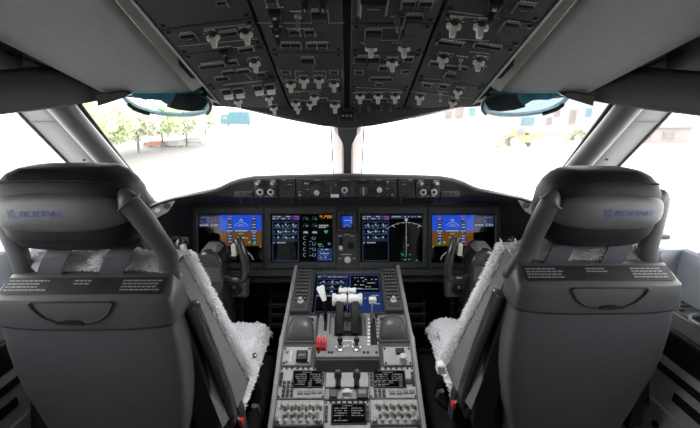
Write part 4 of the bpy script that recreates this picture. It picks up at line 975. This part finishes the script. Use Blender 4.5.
# speedbrake lever
p0, p1, p2 = qw(QT, 325.4, 321), P(324.8, 303, 1.36), P(320.2, 287, 1.385)
mb = MB(); mb.tube([p0, p0.lerp(p1, .6), p1], .0062, 8, T=inv); sb = mb.build('speedbrake_lever', 'levb', quad_root)
p11 = P(323.8, 297.5, 1.37)
mb = MB(); rr = []
for f, wd, th in ((-.25, .0075, .008), (0, .009, .009), (.6, .0125, .009), (1, .015, .008), (1.06, .012, .005)):
    c = p11.lerp(p2, f); sd = V((.93, 0, .3)); fd = V((0, 1, 0)); rr.append([c - sd * wd - fd * th, c + sd * wd - fd * th, c + sd * wd + fd * th, c - sd * wd + fd * th])
mb.loft(rr, T=inv); mb.build('lever_grip', 'white', sb, bevel=.003)
# flap lever
p0, p1 = qw(QT, 371, 322), P(372.5, 300, 1.37)
mb = MB(); mb.tube([p0, p1], .0045, 8, T=inv); fb = mb.build('flap_lever', 'metal', quad_root)
mb = MB(); mb.box(tuple(p1), (.028, .022, .02), T=inv, inset=.002); mb.build('lever_grip', 'white', fb, bevel=.003)
# fuel control knobs on the aft face and red guards
for x in (340, 356.5):
    o = qw(QL, x, 347.5); Tm = inv @ Frame(o, QL.u, QL.v).mat()
    mb = MB(); mb.lathe([(.016, 0), (.016, .004), (.011, .006), (.0105, .012)], n=18, T=Tm); fk = mb.build('fuel_switch', 'metal', quad_root)
    mb = MB(); mb.lathe([(.006, .012), (.006, .02), (.0095, .026), (.0095, .036), (.006, .042), (0, .042)], (0, .006, 0), 14, T=Tm); mb.build('switch_grip', 'black', fk)
for x in (318.9, 324.3):
    o = qw(QL, x, 345.5); Tm = inv @ Frame(o, QL.u, QL.v).mat(0, 0, 0)
    mb = MB(); mb.loft([[(-.0082, -.022, 0), (.0082, -.022, 0), (.0082, .021, 0), (-.0082, .021, 0)], [(-.0082, -.022, .016), (.0082, -.022, .016), (.0082, .02, .024), (-.0082, .02, .024)], [(-.007, -.018, .02), (.007, -.018, .02), (.007, .016, .03), (-.007, .016, .03)]], T=Tm); mb.box((0, -.002, .027), (.004, .026, .006), 1, T=Tm); mb.build('red_guard', ['red', 'red2'], quad_root)

# ------------------------------------------------------------------ aft pedestal modules
def knobs(t, name, m, pts, r=.0065, h=.02):
    me = None
    for x, y in pts:
        if me is None:
            mb = MB(); mb.lathe([(r * 1.35, 0), (r * 1.35, .003), (r, .005), (r * .9, h), (r * .6, h + .002), (0, h + .002)], n=12); mb.box((0, r * .4, h + .0022), (.0016, r * .8, .0008), 1); me = mb.mesh(name, m)
        o = bpy.data.objects.new(name, me); C.objects.link(o); o.parent = t; o.location = (x, y, .006)
def scr_text(d, seed, dense=True):
    d.rng = random.Random(seed)
    for k in range(7): d.text(.3 if k == 0 else .06, .06 + k * .13, .62 if k == 0 else .46, 'e_wd', .05, .25 if k != 5 else .8)
    for k in range(1, 5): d.text(.58, .06 + k * .13, .94, 'e_wd', .05, .25)
SCR.append('e_wd'); SI['e_wd'] = len(SCR) - 1
def tcp(label, x0, y0, x1, y1, sx0, sy0, sx1, sy1, seed, us, keys=True):
    t, w, h, L = panel_at(AP, 'radio_panel', label, 'radio panel', x0, y0, x1, y1, 0, us)
    mb = MB(); mb.box((0, 0, -.003), (w - .002, h - .002, .016), inset=.002)
    mb.build('faceplate', 'ped', t)
    a, b = L(sx0, sy1), L(sx1, sy0); cx, cy, sw, sh = (a[0] + b[0]) / 2, (a[1] + b[1]) / 2, b[0] - a[0], b[1] - a[1]
    mb = MB(); mb.box((cx, cy, .006), (sw + .008, sh + .008, .005), 0, inset=.002); mb.box((cx, cy, .0085), (sw, sh, .001), 1); so = mb.build('screen', ['black', 'scr'], t)
    d = Draw(sw, sh, .0005); scr_text(d, seed); d.mb.build('screen_symbols', SCR, so, loc=(cx, cy, .0092))
    mb = MB()
    for k in range(4):
        for s in (-1, 1): mb.box((s * (w / 2 - .008), cy + sh * (.36 - k * .24), .0075), (.009, .009, .006), 0, inset=.001)
    for k in range(7): mb.box(((k - 3) * w * .12, h / 2 - .005, .0065), (.006, .005, .004), 1)
    mb.build('line_keys', ['key', 'gap'], t)
    if keys:
        mb = MB(); yb = -h / 2
        for r in range(4):
            for c in range(3): mb.box((-w * .37 + c * w * .088, yb + .05 - r * .0135, .0075), (.0095, .009, .006), 0, inset=.001)
        for x, y, ww, hh, mi in ((-.03, .05, .018, .012, 0), (.18, .042, .013, .022, 0), (.36, .052, .02, .016, 0), (-.02, .018, .018, .011, 1), (.13, .018, .018, .011, 1), (.27, .02, .016, .011, 1), (.4, .02, .016, .011, 1)):
            mb.box((x * w, yb + y, .0075), (ww, hh, .006), mi, inset=.0015)
        mb.build('keypad', ['key', 'keyl'], t)
    for s in (-1, 1):
        for q in (-1, 1): put('screw', t, s * (w / 2 - .006), q * (h / 2 - .006), .005, sc=.6)
    return t
wc = .0735
tcp('radio panel with screen and keypad left of the two grey pedestal levers', 287, 367.5, 327, 399, 293, 372, 322.5, 387.5, 1, (-.23, -wc))
tcp('radio panel with screen and keypad right of the two grey pedestal levers', 368, 367.5, 409, 399, 374.5, 372, 403.5, 387.5, 2, (wc, .23))
tcp('radio panel with a dark screen in the middle of the pedestal foot', 327, 401, 369, 432, 332, 405, 365, 424, 3, (-wc, wc), False)
for s, nm in ((-1, 'left'), (1, 'right')):
    us = (-.23, -wc) if s < 0 else (wc, .23)
    t, w, h, L = panel_at(AP, 'audio_panel', 'audio panel with rows of pale knobs below the %s radio panel' % nm, 'audio panel', 300, 400, 330, 426, 0, us)
    mb = MB(); mb.box((0, 0, -.003), (w - .002, h - .002, .016), inset=.002)
    for r in range(3):
        for c in range(6): mb.box(((c - 2.5) * w * .145, h * (.43 - r * .29), .0053), (.01, .002, .0005), 1)
    mb.build('faceplate', ['ped', 'legend'], t)
    pts = [((c - 2.5) * w * .145, h * .27) for c in range(6)] + [((c - 2) * w * .15 + .012, -h * .03) for c in range(5)] + [((c - 2) * w * .15 + .006, -h * .33) for c in range(5)]
    knobs(t, 'volume_knob', ['knobw', 'black'], pts, .0054, .016)
    mb = MB()
    for c in range(6): mb.box(((c - 2.5) * w * .145 + .01, h * .14, .007), (.008, .012, .006), 0, inset=.001)
    for c in range(5): mb.box(((c - 2) * w * .15 + .0, -h * .18, .007), (.009, .012, .006), 0, inset=.001)
    mb.build('select_keys', 'key', t)
    knobs(t, 'corner_knob', ['metal', 'black'], [(-w * .42, -h * .35), (w * .42, -h * .35)], .008, .022)
    t2, w, h, L = panel_at(AP, 'blank_panel', 'plain grey filler panel at the foot of the %s pedestal side' % nm, 'filler panel', 300, 428, 330, 448, 0, us)
    mb = MB(); mb.box((0, 0, -.003), (w - .002, h - .002, .016), inset=.002); mb.build('faceplate', 'ped', t2)
    for q in (-1, 1): put('screw', t2, q * (w / 2 - .01), 0, .005, sc=.6)
# centre lever plate
t, w, h, L = panel_at(AP, 'trim_lever_panel', 'plate with two upright dark grey levers between the radio panels', 'lever panel', 328, 368.5, 367.5, 388, 0, (-wc, wc))
mb = MB(); mb.box((0, 0, -.003), (w - .002, h - .002, .016), inset=.002)
for x in (338.2, 356.6): u, v = L(x, 382); mb.box((u, v, .0052), (.018, .05, .0006), 1)
mb.build('faceplate', ['ped', 'gap'], t)
for x in (338.2, 356.6):
    a = L(x, 385); c = L(x, 386)
    mb = MB(); T = Matrix.Identity(4)
    b0 = (c[0], c[1], .006)
    rr = []
    for f, wd, th in ((0, .0055, .005), (.45, .0055, .005), (.5, .0115, .008), (.62, .013, .0095), (.88, .0115, .009), (.97, .008, .006), (1, .003, .003)):
        rr.append([(b0[0] + wd * math.cos(k * math.pi / 5), b0[1] + .022 * f + th * math.sin(k * math.pi / 5), .006 + .07 * f) for k in range(10)])
    mb.loft(rr); mb.build('trim_lever', 'levg', t)
t, w, h, L = panel_at(AP, 'selector_panel', 'narrow plate with a pale round knob between a grey block and a small screen', 'selector panel', 328, 388.6, 368, 400, 0, (-wc, wc))
mb = MB(); mb.box((0, 0, -.003), (w - .002, h - .002, .016), inset=.002); mb.build('faceplate', 'side', t)
mb = MB(); mb.box((-.045, -.002, .012), (.026, .026, .016), inset=.003); mb.build('grey_block', 'guard', t)
mb = MB(); mb.lathe([(.017, .004), (.017, .008), (.01, .01)], (0, 0, 0), 18); mb.box((0, 0, .016), (.03, .008, .018), inset=.002); mb.build('selector_knob', 'knobw', t)
mb = MB(); mb.box((.05, 0, .01), (.038, .034, .014), inset=.002); mb.box((.05, .002, .0175), (.024, .012, .001), 1); mb.build('small_screen', ['black', 'outline'], t)
# side plates above the radio panels
us = (-.229, -.127)
t, w, h, L = panel_at(AP, 'trim_switch_panel', 'grey plate with a square black knob and white slots on the left of the pedestal', 'switch panel', 290, 347, 314, 366, 0, us)
mb = MB(); mb.box((0, 0, -.003), (w - .002, h - .002, .016), inset=.002)
mb.box((-w * .2, 0, .0053), (.006, h * .6, .0006), 1); mb.build('faceplate', ['ped', 'white'], t)
mb = MB(); mb.box((w * .2, -.005, .014), (.038, .036, .022), 0, inset=.004); mb.box((w * .2, -.005, .0255), (.024, .004, .001), 1); mb.build('square_knob', ['black', 'outline'], t)
for y in (-.02, .016):
    mb = MB(); mb.lathe([(.006, .005), (.005, .014), (0, .014)], (-w * .34, y, 0), 10); mb.build('toggle_switch', 'metal', t)
for s in (-1, 1):
    for q in (-1, 1): put('screw', t, s * (w / 2 - .008), q * (h / 2 - .008), .005, sc=.7)
us = (.127, .229)
t, w, h, L = panel_at(AP, 'alternate_switch_panel', 'grey pedestal plate with a dark button above a pale round knob', 'switch panel', 383, 347, 408, 366, 0, us)
mb = MB(); mb.box((0, 0, -.003), (w - .002, h - .002, .016), inset=.002); mb.build('faceplate', 'ped', t)
mb = MB(); mb.box((w * .1, h * .22, .01), (.03, .02, .012), inset=.002); mb.build('push_button', 'btn', t)
mb = MB(); mb.lathe([(.016, .005), (.016, .01), (.013, .012), (.012, .03), (.009, .034), (0, .034)], (w * .16, -h * .18, 0), 18); mb.build('round_knob', 'knobw', t)
for s in (-1, 1):
    for q in (-1, 1): put('screw', t, s * (w / 2 - .008), q * (h / 2 - .008), .005, sc=.7)
# ------------------------------------------------------------------ seats
def sring(cx, cy, z, w, d, n=20, e=.5, tilt=0):
    """superellipse ring, w x d, at height z"""
    out = []
    for k in range(n):
        t = 2 * math.pi * (k + .5) / n; c, s = math.cos(t), math.sin(t)
        out.append((cx + w / 2 * math.copysign(abs(c) ** e, c), cy + d / 2 * math.copysign(abs(s) ** e, s), z + tilt * s * d / 2))
    return out
def fur_mesh(mb, surf, nu, nv, count, length, rng, mi=1, lean=(0, 0, -.3), r=.0035):
    """surf(u, v) -> point; base skin plus many small tufts"""
    rows = [[surf(i / nu, j / nv) for i in range(nu + 1)] for j in range(nv + 1)]
    mb.grid(rows, 0)
    for _ in range(count):
        u, v = rng.random(), rng.random(); e = .01
        p = surf(u, v); a = surf(min(1, u + e), v) - surf(max(0, u - e), v); b = surf(u, min(1, v + e)) - surf(u, max(0, v - e))
        n = a.cross(b)
        if n.length < 1e-9: continue
        n.normalize(); a.normalize(); b = n.cross(a)
        cl = math.sin(u * 47 + v * 13) + math.cos(v * 39 - u * 21)
        dn = (n + a * (rng.gauss(0, .35) + .22 * cl) + b * (rng.gauss(0, .35) + .22 * math.sin(cl * 3)) + V(lean)).normalized()
        L = length * rng.uniform(.6, 1.25)
        q = p - n * .002
        mid = q + dn * L * .55; tip = q + (dn + V(lean) * .8).normalized() * L
        s0 = [q + (a * math.cos(t) + b * math.sin(t)) * r for t in (0, 2.1, 4.2)]; s1 = [mid + (a * math.cos(t) + b * math.sin(t)) * r * .75 for t in (0, 2.1, 4.2)]
        mb.add(s0 + s1 + [tip], [(0, 1, 4, 3), (1, 2, 5, 4), (2, 0, 3, 5), (3, 4, 6), (4, 5, 6), (5, 3, 6)], mi)
logo_v, logo_f = text_mesh('BOEING', 1, .25)
lw = max(p[0] for p in logo_v)
def seat(sx, x, y, nm, headz, head_dx, seed, head_w):
    k = -sx                                     # inboard direction
    rng = random.Random(seed)
    t = empty('pilot_seat', 'grey-backed %s pilot seat with a light sheepskin cover and black headrest' % nm, 'seat', V((x, y, 0)), 'pilot seats')
    # --- back shell -------------------------------------------------
    mb = MB()
    prof = [(.30, .25, .085, .015), (.42, .262, .09, .008), (.55, .285, .095, .002), (.62, .328, .095, -.001), (.68, .354, .095, -.002), (.73, .373, .095, -.004), (.79, .384, .094, -.004), (.85, .388, .09, -.003), (.903, .382, .086, 0)]
    lx_ = lambda z: k * (.016 if sx < 0 else .012) * max(0, min(1.2, (.9 - z) / .22))
    mb.loft([sring(lx_(z), .043 + o, z, w, d, 32, .3) for z, w, d, o in prof]); mb.build('back_shell', 'shell', t, ang=50)
    mb = MB()
    # rear face seam dips in the middle
    def capring(z, w, d, o, sag): return [(a, b, c - sag * max(0, 1 - (2 * a / w) ** 2) * (1 if b < .045 else .4)) for a, b, c in sring(0, .043 + o, z, w, d, 48, .28)]
    mb.loft([capring(.9, .386, .083, 0, .012), capring(.912, .396, .1, 0, .012), capring(.945, .394, .1, .001, 0), capring(.968, .388, .096, .004, 0), capring(.974, .382, .086, .008, 0), capring(1.0, .362, .05, .028, 0), capring(1.004, .35, .04, .03, 0)])
    mb.build('back_cap', 'cap', t, ang=35)
    # recessed lid with thumb notch
    lid = [(-.108, .966), (.06, .966), (.066, .962), (.052, .938), (.03, .923), (-.01, .914), (-.055, .916), (-.085, .93), (-.105, .95), (-.112, .962)]
    if sx > 0: lid = [(-a, b) for a, b in lid]
    lid = [(a + .012 * -sx, b) for a, b in lid]
    fy = -.0105
    lo = MB()
    for i in range(len(lid)):
        a, b = lid[i], lid[(i + 1) % len(lid)]
        dy = lambda zz: max(0, (zz - .945)) * .16
        lo.tube([(a[0], fy + .002 + dy(a[1]), a[1]), (b[0], fy + .002 + dy(b[1]), b[1])], .0022, 6)
    lo.build('lid_seam', 'seam', t)
    cx = -.018 * (1 if sx < 0 else -1)
    mb = MB(); mb.prism([(cx + .028 * math.cos(a), .917 + .008 * math.sin(a)) for a in [math.pi * i / 10 for i in range(11)]], -.001, .004, T=Matrix.Translation((0, fy + .001, 0)) @ Matrix.Rotation(math.pi / 2, 4, 'X')); mb.build('thumb_notch', 'gap', t)
    # placards on the sloping top face
    Fp = Frame((0, .027, .987), (1, 0, 0), V((0, .038, .026)))
    Fp.o = Fp.o + Fp.n * .0006 + V((0, -.0005, 0))
    spots = ((-.125, .1, 4), (.125, .1, 4), (.0, .075, 2))
    for cxp, wd, nl in spots:
        po = MB(); T = Fp.mat(cxp, .003, 0)
        hh = .036
        po.box((0, 0, .0005), (wd, hh, .001), 0, T)
        for r in range(nl):
            xx = -wd / 2 + .006; yy = hh / 2 - .008 - r * .0075
            lim = wd / 2 - .006 - rng.uniform(0, .02)
            if nl == 2: xx += .006; lim -= .006
            while xx < lim:
                l = rng.uniform(.004, .012); po.box((xx + l / 2, yy, .0012), (l, .0032, .0004), 1, T); xx += l + .0022
        po.build('placard', ['placard', 'legend2'], t)
    mb = MB(); T = Fp.mat(0, .003, 0); mb.box((0, -.002, .0002), (.345, .04, .0008), 0, T); mb.build('placard_strip', 'placard', t)
    # --- headrest ---------------------------------------------------
    hz = headz; hx = head_dx; W = head_w
    mb = MB(); rr = []
    for z, w, d, o in ((-.098, .18, .04, .05), (-.096, .21, .075, .045), (-.085, .27, .105, .04), (-.06, .31, .125, .04), (-.03, .325, .135, .04), (.0, .33, .14, .04), (.035, .318, .14, .04), (.057, .292, .13, .04), (.074, .252, .115, .042), (.084, .21, .09, .045), (.087, .175, .06, .05)):
        rr.append(sring(hx, .043 + o, hz + z, w * W / .33, d, 28, .55))
    mb.loft(rr); hd = mb.build('headrest_pad', 'leather', t, ang=80)
    mb = MB()
    mb.tube([(hx - W * .4, .034, hz + .058), (hx - W * .34, .0235, hz + .061), (hx - W * .2, .0175, hz + .065), (hx, .0165, hz + .066), (hx + W * .2, .0175, hz + .065), (hx + W * .34, .0235, hz + .061), (hx + W * .4, .034, hz + .058)], .002, 6); mb.build('headrest_seam', 'gap', hd)
    # grey band round the back of the pad
    def band(u, v):
        a = (u - .5) * 2; X = hx + a * W * .505
        ra = min(.995, abs(X - hx) / (W * .5)) ** (1 / .55); Y = .083 - .07 * (1 - ra * ra) ** .275 - .004
        top = hz + .040 - .018 * abs(a) ** 2 + (-.012 * abs(a) ** 6); botz = hz - .042 + .01 * abs(a) ** 2 + .012 * abs(a) ** 6
        return V((X, Y - .012 * math.sin(math.pi * v) ** .5 * (1 - .4 * abs(a) ** 4) + .004, botz + (top - botz) * v))
    mb = MB(); rows = [[band(i / 32, j / 8) for i in range(33)] for j in range(9)]; mb.grid(rows)
    mb.grid([[p, p + V((0, .014, -.002))] for p in rows[0]]); mb.grid([[p, p + V((0, .014, .002))] for p in rows[-1]]); mb.build('headrest_band', 'band', t, ang=50)
    # logo on the band: emblem and lettering
    lm = MB(); size = .0215
    Lw = lw * size + .022
    x0 = -.02 if sx < 0 else .008
    x0 = (-.03 if sx < 0 else .018) - Lw / 2
    def wrap(lx, lz):
        u = .5 + (x0 + lx) / (2 * W * .505); v = .5 + lz / .082 + .02
        p = band(u, v); return p + V((0, -.0007, 0))
    vs = [wrap(.024 + p[0] * size * 1.12, (p[1] - .35) * size * .8) for p in logo_v]
    lm.add(vs, logo_f)
    for sh in (-.02, .02): lm.add([wrap(.024 + (p[0] + sh) * size * 1.12, (p[1] - .35) * size * .8) + V((0, -.0001 if sh > 0 else -.0002, 0)) for p in logo_v], logo_f)
    def stroke(pts, wd):
        pts = [V((a, b, 0)) for a, b in pts]
        for a, b in zip(pts, pts[1:]):
            n = V((-(b - a).y, (b - a).x, 0)).normalized() * wd / 2
            q = [a - n, b - n, b + n, a + n]; lm.add([wrap(p.x, p.y) for p in q], [(0, 1, 2, 3)])
    stroke([(.010 + .0075 * math.cos(a), .0005 + .0075 * math.sin(a)) for a in [2 * math.pi * i / 20 for i in range(21)]], .0012)
    stroke([(.002, -.008), (.006, -.001), (.012, .007), (.018, .011)], .0016); stroke([(.0015, .009), (.004, .003), (.012, -.003), (.023, -.0065)], .0014); stroke([(.006, -.0065), (.013, -.0085), (.022, -.0085)], .0014)
    lo_ = lm.build('logo', 'blue', t); lo_.data.polygons.foreach_set('use_smooth', [False] * len(lo_.data.polygons))
    # arched arms from the band down to the cap
    for q in (-1, 1):
        ax = lambda f: hx * f
        path = smooth_path([(ax(1) + q * W * .40, .075, hz + .02), (ax(1) + q * W * (.47 if q == k else .44), .05 if q != k else .035, hz + .022), (ax(1) + q * W * (.505 if q == k else .475), .05 if q != k else .028, hz + .016), (ax(.8) + q * W * (.54 if q == k else .5), .055 if q != k else .034, hz - .012), (ax(.5) + q * W * (.57 if q == k else .515), .06 if q != k else .045, hz - .055), (ax(.2) + q * W * (.585 if q == k else .53), .065, hz - .11), (q * (.182 if sx > 0 and q == k else .166), .07, hz - .17), (q * (.182 if sx > 0 and q == k else .165), .07, .965)], 5)
        n = len(path)
        mb = MB(); mb.tube(path, [.02 + .005 * min(1, i / 8) - .003 * max(0, (i - n * .5) / n * 2) for i in range(n)], 14, flat=.58, ref=(0, 1, 0)); am = mb.build('headrest_arm', 'cap', t, ang=60)
        mb = MB(); rg = []
        c = V((hx + q * W * .475, .02, hz + .008))
        i0 = 10; tn_ = (path[i0 + 1] - path[i0 - 1]).normalized(); a1 = tn_.cross(V((0, 1, 0))).normalized(); a2 = tn_.cross(a1)
        mb.tube([path[i0] + a1 * .027 * math.cos(a) + a2 * .017 * math.sin(a) for a in [2 * math.pi * i / 20 for i in range(21)]], .0025, 6)
        if q == k: mb.build('arm_ring', 'cap', am)
    # --- backrest pad, cover, belts ----------------------------------
    def inb(z): f = (1.03 - z) / .43; return .165 + .095 * f
    def fro(z): f = (1.03 - z) / .43; return .13 + .10 * f
    mb = MB(); rr = []
    for z in (.5, .6, .7, .8, .9, 1.0):
        w = inb(z) - .025; rr.append([(-w, .085, z), (w, .085, z), (w + .005, fro(z) - .02, z), (-w - .005, fro(z) - .02, z)])
    mb.loft(rr); mb.build('backrest_pad', 'leather', t, bevel=.01)
    for q in (-1, 1):    # knitted side of the cover
        rr = [[(q * (inb(z) - .02), .065, z), (q * (inb(z) + .004), (fro(z) + .07) * .5, z), (q * (inb(z) + .004), fro(z) + .004, z)] for z in (1.008, .96, .88, .8, .72, .64, .56)]
        mb = MB(); mb.grid(rr); mb.build('cover_side', 'knit', t, ang=70)
    mb = MB()
    def roll_top(u, v):   # fur roll along the top edge
        a = (u - .5) * 2; X = a * .182; ph = math.pi * (1.3 * v - .4)
        r = .021 + .003 * math.sin(a * 9)
        return V((X, .105 - r * 1.7 * math.cos(ph), 1.020 + .006 * math.sin(a * 7) - .012 * abs(a) ** 4 - .007 + r * math.sin(ph)))
    fur_mesh(mb, roll_top, 24, 6, 9000, .011, rng, 0, (0, -.15, -.1), .0022)
    for q in (-1, 1):
        def roll_side(u, v, q=q):
            z = 1.014 - u * .434; ph = math.pi * 1.3 * (v - .5) * q; r = .017
            return V((q * (inb(z) - .006 + r * math.cos(ph)), fro(z) + .018 + r * math.sin(ph) * 1.1, z))
        fur_mesh(mb, roll_side, 24, 6, 6500 if q == k else 1500, .015, rng, 0, (0, .05, -.25), .0022)
    def frontf(u, v):
        z = 1.02 - v * .44; return V(((u - .5) * 2 * (inb(z) - .005), fro(z) + .022, z))
    fur_mesh(mb, frontf, 10, 12, 1500, .014, rng, 0, (0, 0, -.4), .003)
    mb.build('sheepskin_back', 'furb', t, ang=180)
    # --- cushion -----------------------------------------------------
    ch, cw = .553, .27
    mb = MB(); mb.loft([sring(0, .355, z, w, d, 24, .3) for z, w, d in ((.42, .46, .40), (.46, .5, .43), (.52, .51, .44), (.535, .49, .42))]); mb.build('seat_cushion', 'leather', t)
    mb = MB()
    def cush(u, v):
        a = (u - .5) * 2; yy = .15 + v * (.46 if sx < 0 else .425); w = cw - .02 * (v - .5) ** 2
        # leg cut-out makes the cushion deepest at its sides
        ed = abs(a); drop = .055 * max(0, (ed - .8) / .2) ** 2 + .05 * max(0, (v - .9) / .1) ** 2
        return V((a * w, yy, ch - drop - .012 * (1 - ed ** 2) + .004 * math.sin(u * 31) * math.cos(v * 23)))
    fur_mesh(mb, cush, 28, 28, 14000, .011, rng, 0, (0, .1, -.2), .0032)
    mb.build('sheepskin_cushion', 'fur', t, ang=180)
    # belts over the shoulders
    for q, xx in ((0, -.075), (1, .062)):
        mb = MB(); path = [V((xx - .02, .052, .992)), V((xx - .01, .050, 1.02)), V((xx + .008, .064, 1.056)), V((xx + .018, .11, 1.068)), V((xx + .022, .16, 1.05)), V((xx + .02, .2, .9))]
        path = smooth_path(path, 4); mb.loft([[p + V((-.027, 0, 0)), p + V((.027, 0, 0)), p + V((.027, .003, .002)), p + V((-.027, .003, .002))] for p in path]); mb.build('shoulder_belt', 'strap', t)
    # --- black side of the shell, stowed armrests --------------------
    for q in (-1, 1):
        mb = MB(); rr = []
        for z, o in ((.96, .175), (.9, .19), (.8, .205), (.7, .222), (.6, .236), (.5, .24)):
            f = (1.03 - z) / .43; rr.append([(q * (.165 + .02 * f), .05, z), (q * o, .065, z), (q * (o + .003), .10 + .03 * f, z), (q * (.165 + .02 * f), .11 + .03 * f, z)])
        mb.loft(rr); mb.build('side_shell', 'black', t, bevel=.006)
        mb = MB(); path = smooth_path([(q * .204, .078, .915), (q * .208, .08, .89), (q * .218, .085, .84), (q * .238, .1, .72), (q * .252, .115, .6), (q * .255, .12, .52)], 4); n = len(path)
        mb.tube(path, [.008, .014] + [.015] * (n - 4) + [.014, .01], 12, flat=1.6, ref=(0, 1, 0)); mb.build('armrest', 'yoke', t)
    # buckle and lap belt at the cushion's inboard corner
    p = V((k * .265, .16, .545)); mb = MB(); mb.tube([p + V((0, .02, -.12)), p + V((0, .01, -.03)), p + V((0, -.01, .02))], .018, 8, flat=.4, ref=(1, 0, 0)); mb.build('lap_belt', 'strap', t)
    mb = MB(); mb.box((k * .285, .105, .54), (.01, .014, .018), inset=.002); mb.build('belt_release', 'red', t)
    mb = MB(); mb.tube([(k * .30, .22, .46), (k * .302, .2, .5), (k * .3, .17, .53)], .006, 8); lv = mb.build('adjust_lever', 'metal', t)
    if sx > 0:
        mb = MB(); mb.box((k * .303, .2, .592), (.022, .03, .03), inset=.004); mb.build('lever_tag', 'white', t)
    # --- base --------------------------------------------------------
    mb = MB(); mb.loft([sring(0, .3, z, w, d, 20, .4) for z, w, d in ((.0, .4, .5), (.05, .4, .5), (.08, .3, .38), (.36, .28, .34), (.42, .42, .46))]); mb.build('seat_base', 'sided', t)
    mb = MB(); mb.box((0, .12, .34), (.3, .2, .1), inset=.01); mb.build('lower_frame', 'sided', t)
    return t
seat(-1, -.575, .695, 'left', 1.158, -.024, 1, .296)
seat(1, .592, .75, 'right', 1.142, -.002, 2, .265)

# ------------------------------------------------------------------ side consoles
for s, nm in ((-1, 'left'), (1, 'right')):
    g = (lambda p: V((s * p[0], p[1], p[2])))
    t = empty('side_console', 'grey side console along the %s wall with a lit upper ledge' % nm, 'console', g((.98, .6, 0)))
    inv = Matrix.Translation(-g((.98, .6, 0)))
    def bx(mbx, x0, x1, y0, y1, z0, z1, mi=0, ins=0):
        c = g(((x0 + x1) / 2, (y0 + y1) / 2, (z0 + z1) / 2)); mbx.box(tuple(inv @ c), (abs(x1 - x0), abs(y1 - y0), abs(z1 - z0)), mi, inset=ins)
    mb = MB(); bx(mb, .885, 1.08, .95, 1.28, .0, .985, 0, .006); mb.build('forward_body', 'ledge', t)
    mb = MB(); bx(mb, .95, 1.11, -.9, .95, .84, .985, 0, .006); mb.build('upper_ledge', 'ledge', t)
    mb = MB(); bx(mb, .885, 1.11, -.9, .95, .0, .70); mb.build('lower_body', 'sidew', t)
    mb = MB(); bx(mb, .884, .96, .1, .95, .79, .835, 0, .004); mb.build('shelf_plate', 'side', t)
    mb = MB(); bx(mb, .883, .95, -.3, .95, .70, .79, 0, .01); mb.build('arm_pad', 'black', t, bevel=.008)
    mb = MB(); bx(mb, .88, .89, .3, .95, .655, .675); bx(mb, .88, .89, .45, .8, .6, .625); mb.build('slot', 'gap', t)
    mb = MB(); bx(mb, .878, .888, .55, .9, .3, .56, 0, .004)
    mb.build('access_door', 'sidew', t, bevel=.004)
    mb = MB(); c = inv @ g((.877, .82, .5)); mb.lathe([(.01, -.004), (.01, .004), (0, .004)], n=12, T=Matrix.Translation(c) @ Matrix.Rotation(math.pi / 2, 4, 'Y')); mb.build('door_latch', 'gap', t)
    # vent grille and cup holder
    c = inv @ g((.99, .87, .986)); mb = MB(); mb.lathe([(.05, 0), (.05, .004), (.042, .006), (.042, .002), (0, .002)], tuple(c), 24, 0)
    for r in (.012, .024, .036): mb.lathe([(r - .003, .0021), (r - .003, .0026), (r + .003, .0026), (r + .003, .0021)], tuple(c), 20, 1)
    mb.build('vent_grille', ['side', 'gap'], t)
    c = inv @ g((.922, .80, .836)); mb = MB(); mb.lathe([(.042, 0), (.042, .005), (.036, .006), (.034, .0), (.0, .0)], tuple(c), 24, 0); mb.lathe([(.028, .0012), (.028, .002), (0, .002)], tuple(c), 20, 1); mb.build('cup_holder', ['knobw', 'gap'], t)
    mb = MB(); bx(mb, .886, .955, .885, .895, .836, .84); bx(mb, .886, .893, .7, .89, .836, .84); bx(mb, .893, .91, .86, .875, .836, .842); mb.build('shelf_trim', 'outline', t)
    mb = MB(); bx(mb, .905, .975, 1.02, 1.07, .986, .998, 0, .003); bx(mb, .9, .98, 1.07, 1.08, .986, .99); mb.build('ledge_clip', 'bezel', t)
# ------------------------------------------------------------------ light
w = bpy.data.worlds.new('world'); S.world = w; w.use_nodes = True
nt = w.node_tree; bg = nt.nodes['Background']
sky = nt.nodes.new('ShaderNodeTexSky'); sky.sky_type = 'HOSEK_WILKIE'; sky.turbidity = 8; sky.ground_albedo = .6; sky.sun_direction = (0.2, .4, .9)
mx_ = nt.nodes.new('ShaderNodeMix'); mx_.data_type = 'RGBA'; mx_.inputs['Factor'].default_value = .01
mx_.inputs['A'].default_value = (1, 1, 1.0, 1)
nt.links.new(sky.outputs[0], mx_.inputs['B']); nt.links.new(mx_.outputs['Result'], bg.inputs['Color'])
bg.inputs['Strength'].default_value = 6.5
def area(name, loc, rot, size, power, col=(1, 1, 1)):
    l = bpy.data.lights.new(name, 'AREA'); l.shape = 'RECTANGLE'; l.size, l.size_y = size; l.energy = power; l.color = col
    o = bpy.data.objects.new(name, l); C.objects.link(o); o.location = loc; o.rotation_euler = rot; return o
sl_ = bpy.data.lights.new('aisle_flood_light', 'SPOT'); sl_.energy = 20; sl_.spot_size = math.radians(84); sl_.spot_blend = .7; sl_.shadow_soft_size = .03; sl_.color = (1, .99, .97)
so_ = bpy.data.objects.new('aisle_flood_light', sl_); C.objects.link(so_); so_.location = (0, .93, 1.5); so_.rotation_euler = (math.radians(6), 0, 0)
area('cabin_fill_light', (0, -.75, 1.84), (math.radians(25), 0, 0), (1.4, .4), 2.5, (1, .97, .93))  # unseen fill added behind the camera to brighten the seat backs
S.view_settings.view_transform = 'Standard'; S.view_settings.look = 'None'; S.view_settings.exposure = 0; S.view_settings.gamma = 1
S.cycles.use_denoising = True
S.cycles.max_bounces = 8; S.cycles.diffuse_bounces = 4; S.cycles.transparent_max_bounces = 12
